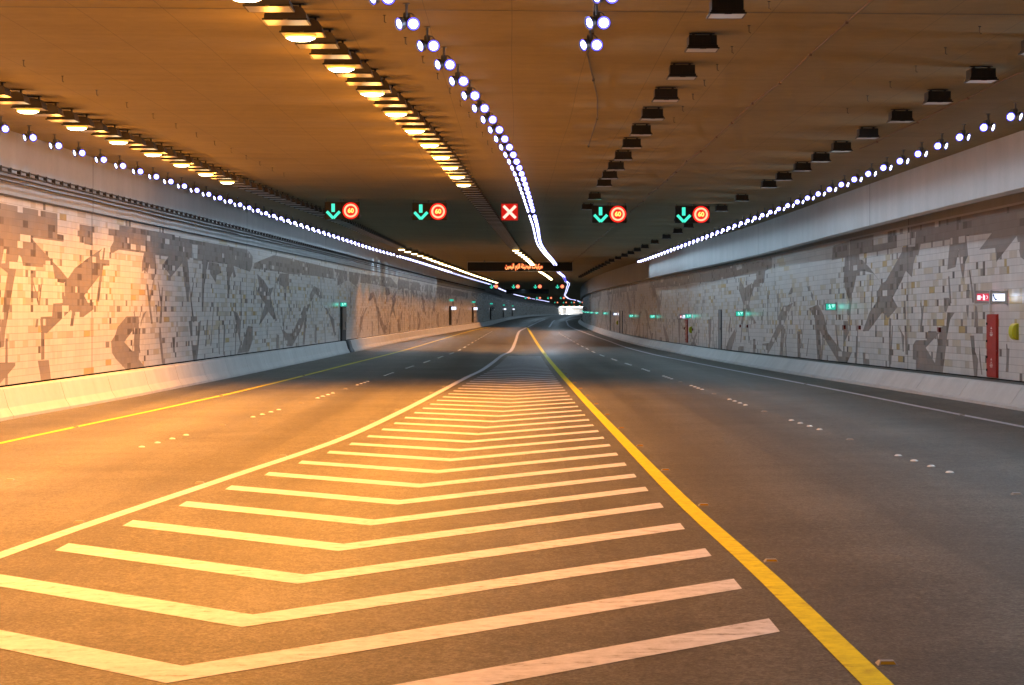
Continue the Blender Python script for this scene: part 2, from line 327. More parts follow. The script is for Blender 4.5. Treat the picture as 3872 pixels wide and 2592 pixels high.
# ------------------------------------------------------------------ tiled walls: a mosaic of tile runs cut by the tree-like figures
SHAPES_L = [
 ('D',(43.5,0.955,48.4,0.957,48.4,0.838,49,0.836,49,0.798,46,0.797,47.9,0.679,47.1,0.676,47.1,0.638,45.3,0.637,44.8,0.558,43.5,0.62)),
 ('B',(43.8,0.716,44,0.718,43.9,0.643,43.6,0.64)),
 ('D',(44.2,0.631,44.9,0.628,44.6,0.558,44.3,0.42,43.9,0.285,43.8,0.203,43.5,0.199,43.5,0.279,43.8,0.467,44,0.555)),
 ('B',(45,0.694,45.2,0.681,45.6,0.561,46,0.393,46,0.35,43.8,0.203,44,0.318,44.6,0.558)),
 ('D',(46,0.598,46.2,0.599,46.2,0.439,46,0.439)),
 ('D',(43.5,0.122,44.7,0.114,44.7,0.097,43.5,0.012)),
 ('D',(45.4,0.148,45.8,0.157,45.4,0.127)),
 ('D',(46.6,0.113,47.6,0.111,47.8,-0.001,46.9,-0.002)),
 ('D',(46.9,0.274,47.2,0.273,47.2,0.117,46.9,0.115)),
 ('D',(49.1,0.555,50.1,0.647,51.5,0.718,53.1,0.789,52.7,0.757,53,0.67,53.1,0.638,52.2,0.57,51.1,0.487,52.1,0.449,52.1,0.401,51,0.354,50.2,0.354,50,0.377,49.7,0.397,49,0.355,47.4,0.262,46.9,0.277,46.8,0.357,47.9,0.36,48,0.433,48.9,0.438,48.9,0.475,49.1,0.48)),
 ('D',(47.9,0.679,48.2,0.66,48.6,0.64,49.5,0.576,49,0.555,48.2,0.56)),
 ('D',(50.6,0.918,52.2,0.919,52.2,0.879,52,0.88,52,0.8,51.1,0.801,51.1,0.844,50.4,0.842,50.4,0.877,50.6,0.881)),
 ('D',(52.7,0.717,53.9,0.72,53.9,0.683,52.7,0.677)),
 ('D',(54.9,0.287,56,0.354,57.6,0.353,57.6,0.273,58.7,0.393,58.2,0.37,57.8,0.259,57.6,0.056,58.4,-0.003,55.9,-0.001,54.7,0.073,54.2,0.118,54.1,0.193,54.6,0.233)),
 ('B',(57.1,0.278,56.8,0.113,55.7,0.183)),
 ('D',(53.8,0.92,55.1,0.926,55.1,0.959,62.9,0.965,62.9,0.683,62.4,0.661,60.9,0.721,61.9,0.794,59.9,0.793,60.1,0.679,59.7,0.613,59.4,0.612,59.1,0.729,58.8,0.655,58.4,0.68,58,0.66,58,0.718,58.3,0.796,55,0.795,54,0.758,54,0.8,54.4,0.844,54.4,0.882,53.8,0.881)),
 ('D',(60.3,0.272,60.7,0.271,61.2,0.002,60.9,0.004)),
 ('D',(59.9,0.434,60.2,0.434,60.1,0.356)),
 ('B',(51.1,0.483,52.2,0.553,53.5,0.648,53.4,0.557,53.1,0.458,51.5,0.44)),
 ('B',(52.5,0.393,52.9,0.393,52.8,0.362)),
 ('B',(51.2,0.294,51.9,0.253,52.4,0.207,51.5,0.195)),
 ('D',(62,0.951,77.3,0.958,78.5,0.901,78.4,0.818,77.8,0.755,74,0.79,72.6,0.797,70.8,0.796,67.5,0.794,65,0.792,62,0.798)),
 ('B',(65.8,0.917,66.8,0.918,66.7,0.807,65.9,0.811)),
 ('D',(78.9,0.842,84.1,0.953,89.8,0.95,105.6,0.925,106.1,0.79,98.3,0.799,88.7,0.783,85.7,0.792,78.6,0.789)),
 ('D',(106.1,0.927,112.5,0.923,112.5,0.799,107.6,0.712,107.6,0.782)),
 ('D',(61.1,0.721,62,0.798,65,0.792,65.2,0.709,65.3,0.579,65.2,0.435,65,0.434,64.6,0.577,64.3,0.659,64.1,0.758,62.3,0.643,61.3,0.714)),
 ('D',(67.7,0.796,68.7,0.793,68.5,0.738,68,0.586,67.8,0.384,67.6,0.384,67.5,0.532)),
 ('D',(68.9,0.794,70.8,0.791,71.4,0.716,70.4,0.693,70.2,0.629,68.7,0.73)),
 ('D',(72.6,0.797,74,0.79,74.5,0.701,74,0.68,73.8,0.736,73.2,0.677,73,0.543,72.7,0.543,72.5,0.693)),
 ('D',(65.2,0.312,65.8,0.311,65.9,0.119,66.7,0.116,66.9,0.297,67.4,0.314,66.7,-0.001,66,-0.001)),
 ('D',(71.9,0.271,72.3,0.27,71.9,0.01,71.7,0.012)),
 ('D',(73.9,0.392,74.8,0.373,75.7,0.294,75.5,0.167,75.7,0.049,77.3,0.252,78.5,0.24,78.5,0.117,77.6,0.015,74.8,0.005,75.5,0.089)),
 ('D',(79.6,0.743,81.4,0.687,82.8,0.606,84.1,0.632,83.2,0.543,83.8,0.435,85.1,0.293,84.5,0.282,82.6,0.381,80.9,0.287,80,0.247,80.9,0.361,81.7,0.456,79.6,0.578,80.1,0.631)),
 ('D',(84.6,0.677,86,0.777,88.7,0.783,88.7,0.668,88,0.643,87.7,0.494,87.4,0.494,87,0.64)),
 ('D',(86,0.236,88,0.152,89.8,0.148,93.8,0.44,96.2,0.479,92.7,0.176,89.8,0.008,88,0.015,87.5,0.086)),
 ('D',(95.8,0.565,97.5,0.682,99.6,0.65,100.9,0.548,100,0.534,97.9,0.594,96.2,0.479)),
 ('D',(93.8,0.246,94.6,0.416,95,0.416,94,0.008,93.3,0.011)),
 ('D',(97.9,0.227,98.5,0.226,98.5,0.009,98,0.011)),
 ('D',(101.4,0.444,102.7,0.431,104.6,0.324,106.1,0.281,106.6,0.019,105.6,0.145,103.7,0.338)),
 ('D',(84.8,0.15,85.6,0.142,85.6,0.004,84.8,0.005)),
]
SHAPES_R = [
 ('D',(67.3,0.991,63.4,1.001,58.2,1.004,46.5,1.003,46.5,0.681,46.8,0.698,47.1,0.819,48.9,0.684,49,0.767,50.5,0.77,49.3,0.858,51.8,0.864,51.6,0.743,51.9,0.705,52.1,0.578,52.4,0.676,52.6,0.792,52.9,0.68,53.8,0.669,53.5,0.861,56.9,0.863,57.2,0.787,57.5,0.789,57.8,0.738,58,0.641,58.8,0.691,59.3,0.63,60.6,0.506,59.9,0.439,60.6,0.394,61.3,0.357,61.6,0.385,62.1,0.4,64.2,0.259,65.1,0.258,64,0.407,62.9,0.483,62.7,0.569,62.2,0.616,63.4,0.699,64.8,0.727,67.3,0.732)),
 ('B',(63.4,1.001,61.3,0.998,61.3,0.913,63.4,0.913)),
 ('B',(59.2,1.003,58.2,1,58.2,0.955,57.5,0.953,57.6,0.852,60,0.864,60,0.957,59.2,0.958)),
 ('B',(65.7,0.864,62.9,0.86,59.3,0.867,59.3,0.831,61.6,0.632,62.2,0.616,63.9,0.741,65.2,0.819,65.6,0.822)),
 ('D',(51.8,0.529,51.4,0.528,51.5,0.481,51.6,0.346,51.8,0.402)),
 ('D',(50.9,0.432,50.7,0.424,50.6,0.299,51,0.299)),
 ('D',(51.4,0.247,51,0.248,50.9,0.15,50.6,0.104,50.7,-0.005,51,-0.007)),
 ('D',(50.5,0.198,50.2,0.014,50.3,0.013,50.5,0.105)),
 ('D',(53.8,0.392,53,0.391,53.5,0.346,53.8,0.247,54.3,-0.009,57.5,-0.007,57.5,0.068,57.9,0.071,57.9,0.169,57.5,0.205,56.2,0.208,56,0.269,55,0.27,53.9,0.321)),
 ('B',(54.7,0.258,55.2,0.058,56.3,0.156)),
 ('D',(65.1,0.088,64.1,0.072,64,-0.005,65,-0.004)),
 ('D',(59.9,0.31,59,0.229,59.1,0.12,59.2,0.119,59.4,0.247)),
 ('D',(61.1,0.357,60.8,0.357,60.9,-0.004,61.1,-0.005)),
 ('D',(54.2,0.488,53.6,0.486,53.7,0.437,53.9,0.396,54.1,0.396,54.2,0.438)),
 ('D',(121.4,0.978,105.1,0.977,95.4,0.983,88.8,0.974,84.3,0.982,84.3,0.883,86.2,0.86,86.5,0.745,87.9,0.7,89.4,0.706,90.1,0.72,88.8,0.849,98.6,0.848,104.3,0.832,115.7,0.856,121.4,0.85)),
 ('B',(95.4,0.989,93.4,0.986,93.4,0.931,95.1,0.919)),
 ('D',(94.1,0.814,92.5,0.708,90.3,0.752,89.4,0.716,90.4,0.615,91.1,0.52,90.1,0.402,88.8,0.318,90,0.307,91.8,0.479,92.5,0.404,93.1,0.306,93.8,0.306,92.8,0.513,93.8,0.625,94.4,0.693)),
 ('D',(70.2,0.972,67.4,0.986,67.4,0.749,65.9,0.748,66.4,0.634,66.7,0.573,67.2,0.385,67.6,0.385,67.4,0.496,68.4,0.651,68.1,0.857,70.6,0.852)),
 ('D',(79.6,0.637,79.1,0.672,79.1,0.598,80.1,0.592)),
 ('D',(81.3,0.491,80.3,0.489,78.9,0.514,81.8,0.252,85.4,0.007,86.2,-0.001,87.1,0.103,85.1,0.118,82.8,0.299,82.7,0.377)),
 ('D',(81.8,0.29,81,0.291,81.4,-0.001,82.3,0)),
 ('D',(77.9,0.242,77.1,0.243,77.1,-0.002,77.8,-0.004)),
 ('D',(75.8,0.667,74.3,0.573,74.3,0.512,75.3,0.612)),
 ('D',(75.3,0.453,73.3,0.484,72.1,0.389,71.3,0.237,68.6,0.088,66.9,0.086,67.7,-0.004,69.3,-0.012,72.7,0.235,74,0.364)),
 ('D',(74,0.364,73,0.295,72.4,-0.002,73.4,-0.002)),
 ('D',(68.4,0.338,67.6,0.338,67.4,0.243,68.4,0.145)),
 ('D',(65.1,0.093,64.2,0.089,64,-0.004,64.9,-0.005)),
 ('D',(98.2,0.108,95.4,0.272,95.1,0.227,97,-0.008,99.1,-0.004)),
 ('D',(94.3,0.057,92.8,0.061,92.8,-0.005,94.3,-0.004)),
 ('D',(89.8,0.149,89.1,0.15,89.1,-0.001,89.8,0.001)),
 ('D',(106.2,0.359,104.7,0.36,104.9,0.15,105.3,-0.018,105.7,-0.019)),
 ('D',(114.8,0.206,111.4,-0.017,112.8,-0.022,114.6,0.139)),
 ('D',(98.2,0.224,97.5,0.373,97.1,0.373,97.7,0.178)),
]
UNIT = .22
C_LIGHT = [(.62,.59,.56),(.645,.615,.585),(.60,.57,.54),(.635,.60,.56),(.61,.583,.555),(.65,.62,.585)]
C_TAN = [(.55,.49,.41),(.57,.50,.40),(.50,.44,.37),(.56,.48,.35)]
C_OCH = [(.54,.395,.18),(.50,.355,.16)]
C_TAUPE = [(.262,.228,.207),(.272,.238,.214),(.252,.22,.20),(.28,.245,.222)]
C_DARK = [(.155,.128,.108),(.17,.14,.118),(.13,.108,.092)]
def clip(poly, a, b):                        # split a convex (u,v) polygon by the line a->b: (left, right)
    ins, out = [], []; n = len(poly)
    d = [(b[0]-a[0])*(p[1]-a[1]) - (b[1]-a[1])*(p[0]-a[0]) for p in poly]
    for i in range(n):
        p, q = poly[i], poly[(i+1) % n]; dp, dq = d[i], d[(i+1) % n]
        if dp >= 0: ins.append(p)
        if dp <= 0: out.append(p)
        if dp*dq < 0:
            t = dp/(dp-dq); r = (p[0]+t*(q[0]-p[0]), p[1]+t*(q[1]-p[1])); ins.append(r); out.append(r)
    return ins, out
def area(p): return .5*abs(sum(p[i][0]*p[(i+1)%len(p)][1] - p[(i+1)%len(p)][0]*p[i][1] for i in range(len(p))))
def tris(shapes, fu, rows):
    out = []
    for t, flat in shapes:
        p = [Vector((fu(flat[i])/UNIT, max(0, min(1, flat[i+1]))*rows, 0)) for i in range(0, len(flat), 2)]
        for tr in tessellate_polygon([p]):
            q = [(p[i].x, p[i].y) for i in tr]
            if (q[1][0]-q[0][0])*(q[2][1]-q[0][1]) - (q[1][1]-q[0][1])*(q[2][0]-q[0][0]) < 0: q.reverse()
            if area(q) > .02: out.append((t, q, min(x for x,_ in q), max(x for x,_ in q), min(v for _,v in q), max(v for _,v in q)))
    return out
def tile_wall(name, shapes, maps, rows, wall, base, side, label):
    rnd = random.Random(3 if side < 0 else 5)
    T = []
    for fu in maps: T += tris(shapes, fu, rows)
    u0, u1 = int(-14/UNIT), int(262/UNIT)
    y = -12.0                                  # slender trunks and twigs between the larger figures
    while y < 258:
        w = rnd.uniform(.16, .34); b0 = rnd.choice((0, 0, .02, .1, .3, .45)); hgt = rnd.uniform(.12, .42); lean = rnd.uniform(-1.2, 1.2)*hgt*2.2; tp = rnd.uniform(.2, .9)
        T += tris([('D', (y, b0, y + w, b0, y + w*tp + lean, b0 + hgt, y + lean, b0 + hgt))], lambda q: q, rows)
        if rnd.random() < .45: T += tris([('D', (y + lean*.5, b0 + hgt*.5, y + lean*.5 + w*.8, b0 + hgt*.5, y - lean*.6 + w*.3, b0 + hgt*1.15, y - lean*.6, b0 + hgt*1.15))], lambda q: q, rows)
        y += rnd.uniform(.9, 3.4)
    buck = {}
    for t in T:
        for k in range(int(t[2]//20), int(t[3]//20)+1): buck.setdefault(k, []).append(t)
    cells = []
    for r in range(rows):
        u = u0; f = r / rows
        while u < u1:
            w = rnd.choice((1,1,1,2,2,2,3,3,4,5)) if .25 < f < .72 else rnd.choice((2,3,4,5,6,8))
            x = rnd.random()
            och = .075 if .3 < f < .65 else .02
            c = rnd.choice(C_OCH) if x < och*.6 else rnd.choice(C_TAN) if x < och*.6 + (.22 if .2 < f < .75 else .08) else rnd.choice(C_LIGHT)
            if x > .985 and .15 < f < .8: c = rnd.choice(C_TAUPE); w = min(w, 2)
            near = any(t[2]-4 < u+.5 < t[3]+4 and t[4]-1.6 < r+.5 < t[5]+1.6 and t[0] == 'D' for k in range(int((u-4)//20), int((u+4)//20)+1) for t in buck.get(k, ()))
            if near and rnd.random() < .085: c = rnd.choice(C_DARK + C_TAUPE); w = 1
            elif near: w = min(w, rnd.choice((1,2,3,4)))
            pieces = [([(u,r),(u+w,r),(u+w,r+1),(u,r+1)], c)]
            dk = rnd.choice(C_DARK) if (w <= 2 and rnd.random() < .32) else None
            tc = rnd.choice(C_TAUPE)
            if rnd.random() < (.05 if f > .7 else .07) and w < 4: tc = rnd.choice(C_LIGHT)
            seen = set()
            for k in range(int(u//20), int((u+w)//20)+1):
                for t in buck.get(k, ()):
                    if id(t) in seen: continue
                    seen.add(id(t))
                    kind, q, a0, a1, b0, b1 = t
                    if a1 <= u or a0 >= u+w or b1 <= r or b0 >= r+1: continue
                    new = []
                    for pl, pc in pieces:
                        cur = pl
                        for e in range(3):
                            ins, out = clip(cur, q[e], q[(e+1)%3])
                            if len(out) >= 3 and area(out) > 1e-3: new.append((out, pc))
                            cur = ins
                            if len(cur) < 3: break
                        if len(cur) >= 3 and area(cur) > 1e-3: new.append((cur, (dk or tc) if kind == 'D' else c))
                    pieces = new
            cells += pieces
            # scattered dark single tiles beside the figures
            u += w
    # far stretch, coarser tile runs
    for r in range(0, rows):
        u = u1
        while u*UNIT < 1655:
            w = rnd.choice((4,7,12,18)) * (1 if u*UNIT < 420 else 4)
            f = r/rows; k = .5 + .5*math.sin(u*.021 + 1.3*math.sin(u*.0063))
            dark = (f > .72 + .2*rnd.random() and rnd.random() < .8) or (f < .72 and rnd.random() < .10 + .16*(k > .8))
            cells.append(([(u,r),(u+w,r),(u+w,r+1),(u,r+1)], rnd.choice(C_TAUPE) if dark else rnd.choice(C_LIGHT + C_TAN))); u += w
    vs, fs, cols, uvs = [], [], [], []
    H = 4.5
    for pl, c in cells:
        n = len(vs); idx = []
        for (a, b) in pl:
            y = a*UNIT; y = min(y, 1660.0)
            vs.append((wall(y), y, base(y) + UP + b/rows*H)); idx.append(len(vs)-1); uvs.append((a, b)); cols.append((*c, 1))
        fs.append(idx if side > 0 else idx[::-1])
    me = bpy.data.meshes.new(name); me.from_pydata(vs, [], fs); me.materials.append(M['tile'])
    order = [i for f in fs for i in f]
    uvl = me.uv_layers.new(name='tiles'); uvl.data.foreach_set('uv', [k for i in order for k in uvs[i]])
    ca = me.color_attributes.new('tile_colour', 'FLOAT_COLOR', 'CORNER'); ca.data.foreach_set('color', [k for i in order for k in cols[i]])
    me.update()
    o = bpy.data.objects.new(name, me); COL.objects.link(o)
    return tag(o, label, 'wall')
tile_wall('tiled_wall', SHAPES_L, [lambda y: 87.0 - y, lambda y: y, lambda y: 226.0 - y, lambda y: y + 140.0], 26, wall_l, base_l, -1,
          'left tunnel wall of beige and taupe tile mosaic with tree-like figures')
tile_wall('tiled_wall', SHAPES_R, [lambda y: 93.0 - y, lambda y: y, lambda y: 226.0 - y, lambda y: y + 134.0], 23, wall_r, base_r, 1,
          'right tunnel wall of beige and taupe tile mosaic behind the raised walkway')

# concrete above the tiles
def upl(y): return base_l(y) + UP + 4.5
loft('concrete_wall', lambda y: [(wall_l(y) - .02, upl(y)), (wall_l(y) + .03, upl(y)), (wall_l(y) + .03, ceil_z(wall_l(y), y) + .1)], M['concrete'],
     label='plain grey concrete band above the left tile mosaic', cat='wall')
loft('trim_strip', lambda y: [(wall_l(y) + .045, upl(y) - .02), (wall_l(y) + .045, upl(y) + .03)], M['black'], label='thin dark trim line along the top of the left tiles', cat='trim')
def upr(y): return base_r(y) + UP + 4.5
loft('concrete_beam', lambda y: [(beam_x(y), ceil_z(beam_x(y), y) + .1), (beam_x(y), upr(y) + .04), (beam_x(y) + .12, upr(y) - .02), (wall_r(y) + .05, upr(y) + .28)], M['concrete'],
     label='deep grey concrete beam overhanging the right walkway', cat='beam')
loft('trim_strip', lambda y: [(wall_r(y) - .03, upr(y) - .03), (wall_r(y) - .03, upr(y) + .03), (wall_r(y) + .06, upr(y) + .03)], M['frame'], label='thin pale trim line along the top of the right tiles', cat='trim')
loft('concrete_wall', lambda y: [(wall_r(y) + .02, upr(y) + .02), (wall_r(y) + .02, upr(y) + .5)], M['concrete'], label='narrow plain concrete strip between the right tiles and the beam', cat='wall')

# ------------------------------------------------------------------ barriers
def barrier(name, y0, y1, prof, step, label, mat_=None):
    b = MB(); y = y0
    while y < y1 - .01:
        n = 3 if y < 300 else 2
        y2 = min(y + (step if y < 300 else 12), y1)
        g = .012 if y < 250 else 0
        ys = [y + g + (y2 - y - 2*g) * i / n for i in range(n + 1)]
        b.ring([[(x, q, z) for x, z in prof(q)] for q in ys], close=True, caps=True)
        y = y2
    return tag(b.build(name, mat_ or M['barrier']), label, 'barrier')
def prof_l(y):
    k, z = kerb_l(y), road_l(y); t = base_l(y) + UP - .01
    bk = min(wall_l(y) + .06, k - .45) if wall_l(y) + .06 < k - .4 else k - .42
    return [(k, z - .1), (k, z + .07), (k - .12, z + .26), (k - .24, t - .03), (k - .27, t), (k - .40, t), (bk, t - .02), (bk, z - .1)]
def shift_end(p, y, a, w):
    return p
barrier('concrete_barrier', -14, 108.8, prof_l, 4.35, 'long pale concrete barrier along the left kerb, ending at the niche door')
barrier('concrete_barrier', 111.4, 1655, prof_l, 4.35, 'pale concrete barrier along the left kerb, beyond the gap at the niche door')
def prof_r(y):
    k, z = kerb_r(y), road_r(y); t = base_r(y) + UP + .03
    return [(k, z - .1), (k, z + .07), (k + .10, z + .10), (k + .36, t - .04), (k + .40, t), (k + .60, t), (k + .62, z - .1)]
barrier('concrete_barrier', -14, 1655, prof_r, 4.35, 'low sloped concrete barrier edging the right walkway')

# ------------------------------------------------------------------ painted lines (4 mm sheets on the asphalt)
def line(name, pts, w, mt, label, y0=None, y1=None, group=None):
    f = pchip([(y, x) for x, y in [(p[1], p[0]) for p in pts]])
    a = y0 if y0 is not None else pts[0][0]; e = y1 if y1 is not None else pts[-1][0]
    ys = [a]
    while ys[-1] < e: ys.append(min(e, ys[-1] + (1.5 if ys[-1] < 120 else 4)))
    b = MB(); ww = w if callable(w) else (lambda y: w)
    b.ring([[(f(y) - ww(y)/2, y, road_z(f(y) - ww(y)/2, y) + .004), (f(y) + ww(y)/2, y, road_z(f(y) + ww(y)/2, y) + .004)] for y in ys], close=False, caps=False)
    tag(b.build(name, mt), label, 'road line', group); return f
edge_l = line('edge_line', [(-10,-10.9),(15,-10.3),(34.3,-9.50),(46.4,-8.80),(57,-8.30),(76,-7.78),(84,-7.6),(115,-6.83),(155,-6.23),(200,-5.55),(264,-4.0),(295,-2.6)], .16, M['yellow'], 'thin yellow edge line beside the left barrier')
gore_l = line('edge_line', [(-10,-7.2),(10,-5.62),(18.1,-4.99),(26.06,-4.10),(34.6,-3.16),(41.6,-2.75),(54.4,-2.18),(67.9,-1.65),(76,-1.27),(90,-.9),(104,-.58),(116,-.1),(149,.24),(222,.85),(272,2.1)], lambda y: .19 if y < 60 else .19 + (y-60)*.0004, M['white'], 'white line along the left side of the chevron gore')
gore_r = line('edge_line', [(-10,2.3),(14.6,2.2),(22.6,2.06),(34.2,1.99),(53.1,1.91),(75,1.88),(104,1.91),(141,1.97),(186,2.08),(269,2.25)], lambda y: .19 if y < 60 else .19 + (y-60)*.0004, M['yellow'], 'bold yellow line along the right side of the chevron gore')
edge_r = line('edge_line', [(-10,10.9),(35.6,9.85),(42.7,9.66),(53.1,9.46),(63.6,9.25),(75.9,9.0),(91,8.78),(112,8.3),(132,8.15),(161,8.38),(200,8.5),(257,8.75),(290,9.1),(372,11.1),(444,13.1),(505,15.9),(606,22.6)], lambda y: .16 + max(0,(y-100))*.0006, M['white'], 'thin white edge line beside the low right barrier')
line('lane_line', [(279,5.59),(342,7.26),(412,9.10),(470,10.9)], .3, M['white'], 'faint white lane line far ahead in the right lanes')
line('lane_line', [(282,2.43),(328,3.69),(410,6.05),(500,8.85)], .3, M['white'], 'faint white lane line running on beyond the tip of the gore')

# chevron bars in the gore
apex = pchip([(-10,-3.0),(11.6,-2.17),(13.6,-2.0),(20.36,-1.53),(26.87,-1.08),(33.27,-.75),(39.45,-.39),(49.56,.01),(75,.42),(105,.75)])
ya = 9.55; i = 0
while ya < 102:
    xa = apex(ya); xl = gore_l(ya + .93*(xa - gore_l(ya))) + .32; yl = ya + .93*(xa - xl)
    xr = gore_r(ya + 3) - .31; yr = ya + min(3.6, 1.06*(xr - xa))
    if xr - xl < .6: break
    b = MB(); h = .57
    def arm(p, q, n, e):
        for k in range(n):
            A = [p[0] + (q[0]-p[0])*t for t in (k/n, (k+1)/n)]; B = [p[1] + (q[1]-p[1])*t for t in (k/n, (k+1)/n)]
            pts = [(A[0], B[0]), (A[1], B[1]), (A[1] + e*(k == n-1)*.0, B[1] + h), (A[0], B[0] + h)]
            b.poly([(x, y, road_z(x, y) + .004) for x, y in pts])
    # bar ends are cut parallel to the neighbouring line
    arm((xa, ya), (xl + .05, yl - .02), 5, -1); arm((xa, ya), (xr, yr), 5, 1)
    i += 1
    lab = ('nearest' if i == 1 else nth(i)) + ' white chevron bar in the gore, counted from the front'
    tag(b.build('chevron_bar', M['white']), lab, 'road marking', 'white chevron bars between the two carriageways')
    ya += 2.17 if 12 < ya < 28 else 2.06

# white dome studs in groups of four, along both lane divides
db = MB(); db.lathe([(.062,0),(.060,.008),(.045,.020),(.024,.026),(.003,.028)], 14)
dome0 = db.build('dome_stud', M['ceramic'], smooth=True); dome_first = [True]
lane_l = pchip([(5,-8.6),(26.5,-7.18),(32.9,-6.58),(39.2,-6.12),(44.25,-5.77),(53,-5.35),(62,-5.04),(73,-4.73),(97.6,-3.91),(115,-3.4),(144,-3.15),(191,-2.72),(219,-2.45)])
lane_r = pchip([(5,6.6),(25.7,6.09),(35.8,5.89),(45.3,5.71),(55,5.65),(75,5.5),(91.6,5.32),(113,5.06),(131,5.09),(171,5.22),(198,5.32),(225,5.5)])
def domes(f, starts, label, group):
    g = 0
    for y0 in starts:
        g += 1
        for k in range(4):
            y = y0 + 1.04*k; x = f(y); lab = f'one of four white domes in the {nth(g)} group {label}'
            if dome_first[0]: o = dome0; o.location = (x, y, road_z(x, y)); dome_first[0] = False
            else: o = dup(dome0, (x, y, road_z(x, y)))
            tag(o, lab, 'road stud', group)
domes(lane_l, [23.6 + 9.3*i for i in range(1, 22)], 'along the left lane divide', 'white dome studs on the left lane divide')
domes(lane_r, [25.75 + 9.75*i for i in range(0, 20)], 'along the right lane divide', 'white dome studs on the right lane divide')

# reflective studs
def stud_proto(mt):
    r = empty('reflective_stud'); b = MB()
    b.ring([[(-.065,-.055,0),(.065,-.055,0),(.065,.055,0),(-.065,.055,0)], [(-.045,-.025,.026),(.045,-.025,.026),(.045,.025,.026),(-.045,.025,.026)]])
    b.build('body', M['stud_body'], r)
    q = MB(); T = [(-.052,-.0525,.007),(.052,-.0525,.007),(.041,-.0305,.0245),(-.041,-.0305,.0245)]
    q.poly(T); q.build('reflector', mt, r); return r
def studs(f, off, ys, mt, label, group):
    p = None
    for i, y in enumerate(ys):
        x = f(y) + off
        if p is None: p = stud_proto(mt); o = p; o.location = (x, y, road_z(x, y))
        else: o = dup(p, (x, y, road_z(x, y)))
        tag(o, f'{nth(i+1)} {label}', 'road stud', group)
studs(gore_l, -.17, [20.86 + 4.75*i for i in range(12)], M['clear_reflector'], 'square reflector stud left of the white gore line', 'reflector studs on the white gore line')
studs(gore_r, .19, [11.9 + 4.95*i for i in range(14)], M['amber_reflector'], 'amber reflector stud right of the yellow gore line', 'reflector studs on the yellow gore line')
studs(lane_r, 0, [22.6, 32.6, 42.2, 51.9, 61.6], M['clear_reflector'], 'lone reflector stud between dome groups on the right lane divide', 'lone reflector studs on the right lane divide')
studs(lane_l, 0, [26.49, 39.19, 48.6, 57.6], M['clear_reflector'], 'lone reflector stud between dome groups on the left lane divide', 'lone reflector studs on the left lane divide')
studs(edge_l, .06, [39.0, 53.4, 70.0], M['amber_reflector'], 'low reflector stud on the left yellow edge line', 'reflector studs on the left edge line')
studs(edge_r, -.06, [39.8, 58.6], M['clear_reflector'], 'low reflector stud on the right white edge line', 'reflector studs on the right edge line')
# ------------------------------------------------------------------ sodium floodlights on the ceiling
def flood_proto(lit, body):
    r = empty('floodlight'); b = MB()
    # housing: a shallow hood with a rounded end, glass frame below; hangs .05 under the ceiling
    prof = [(-.29,-.235),(-.27,-.10),(-.22,-.065),(.16,-.065),(.24,-.09),(.285,-.16),(.30,-.235)]
    b.ring([[(x, -.22, z) for x, z in prof], [(x, .22, z) for x, z in prof]])
    for x in (-.15, -.02, .11): b.box((x, -.232, -.20), (x + .018, -.222, -.075))
    b.box((-.02,-.27,-.262), (.04,-.245,-.235)); b.build('housing', body, r, bevel=.006)
    f = MB()
    for a, c in (((-.31,-.245,-.262),(.31,-.222,-.236)), ((-.31,.222,-.262),(.31,.245,-.236)), ((-.31,-.222,-.262),(-.287,.222,-.236)), ((.287,-.222,-.262),(.31,.222,-.236))): f.box(a, c)
    f.build('frame', M['dark'], r)
    g = MB(); g.box((-.285,-.22,-.262),(.285,.22,-.245)); g.build('glass', M['glass_off'], r)
    if lit:                                        # the glowing refractor bowl
        g = MB(); E = Matrix.Translation((-.03,0,-.262)) @ Matrix.Diagonal((1.0,.80,1,1))
        g.lathe([(.232,0),(.226,-.022)], 24, E, 1); g.lathe([(.226,-.022),(.21,-.046)], 24, E, 2); g.lathe([(.21,-.046),(.14,-.080),(.002,-.092)], 24, E, 0)
        g.build('refractor', [M['sodium'], M['sodium_edge'], M['sodium_mid']], r, smooth=True)
    k = MB()
    for x in (-.2, .17): k.box((x,-.03,-.07),(x+.03,.03,0.0))
    k.box((-.24,-.05,-.012),(.24,.05,.0)); k.build('bracket', M['dark'], r)
    if lit:
        L = bpy.data.lights.new('sodium_lamp', 'SPOT'); L.spot_size = math.radians(140); L.spot_blend = .7; L.shadow_soft_size = .10
        L.energy = SODIUM_W; L.color = SODIUM_C
        lo = bpy.data.objects.new('lamp', L); COL.objects.link(lo); lo.parent = r; lo.location = (-.03, 0, -.42)
        L = bpy.data.lights.new('sodium_fill', 'POINT'); L.shadow_soft_size = .08; L.energy = SODIUM_W*.022; L.color = SODIUM_C  # added fill point, brightens the ceiling beside the lamp
        lo = bpy.data.objects.new('ceiling_fill', L); COL.objects.link(lo); lo.parent = r; lo.location = (-.45, 0, -.75)
    return r
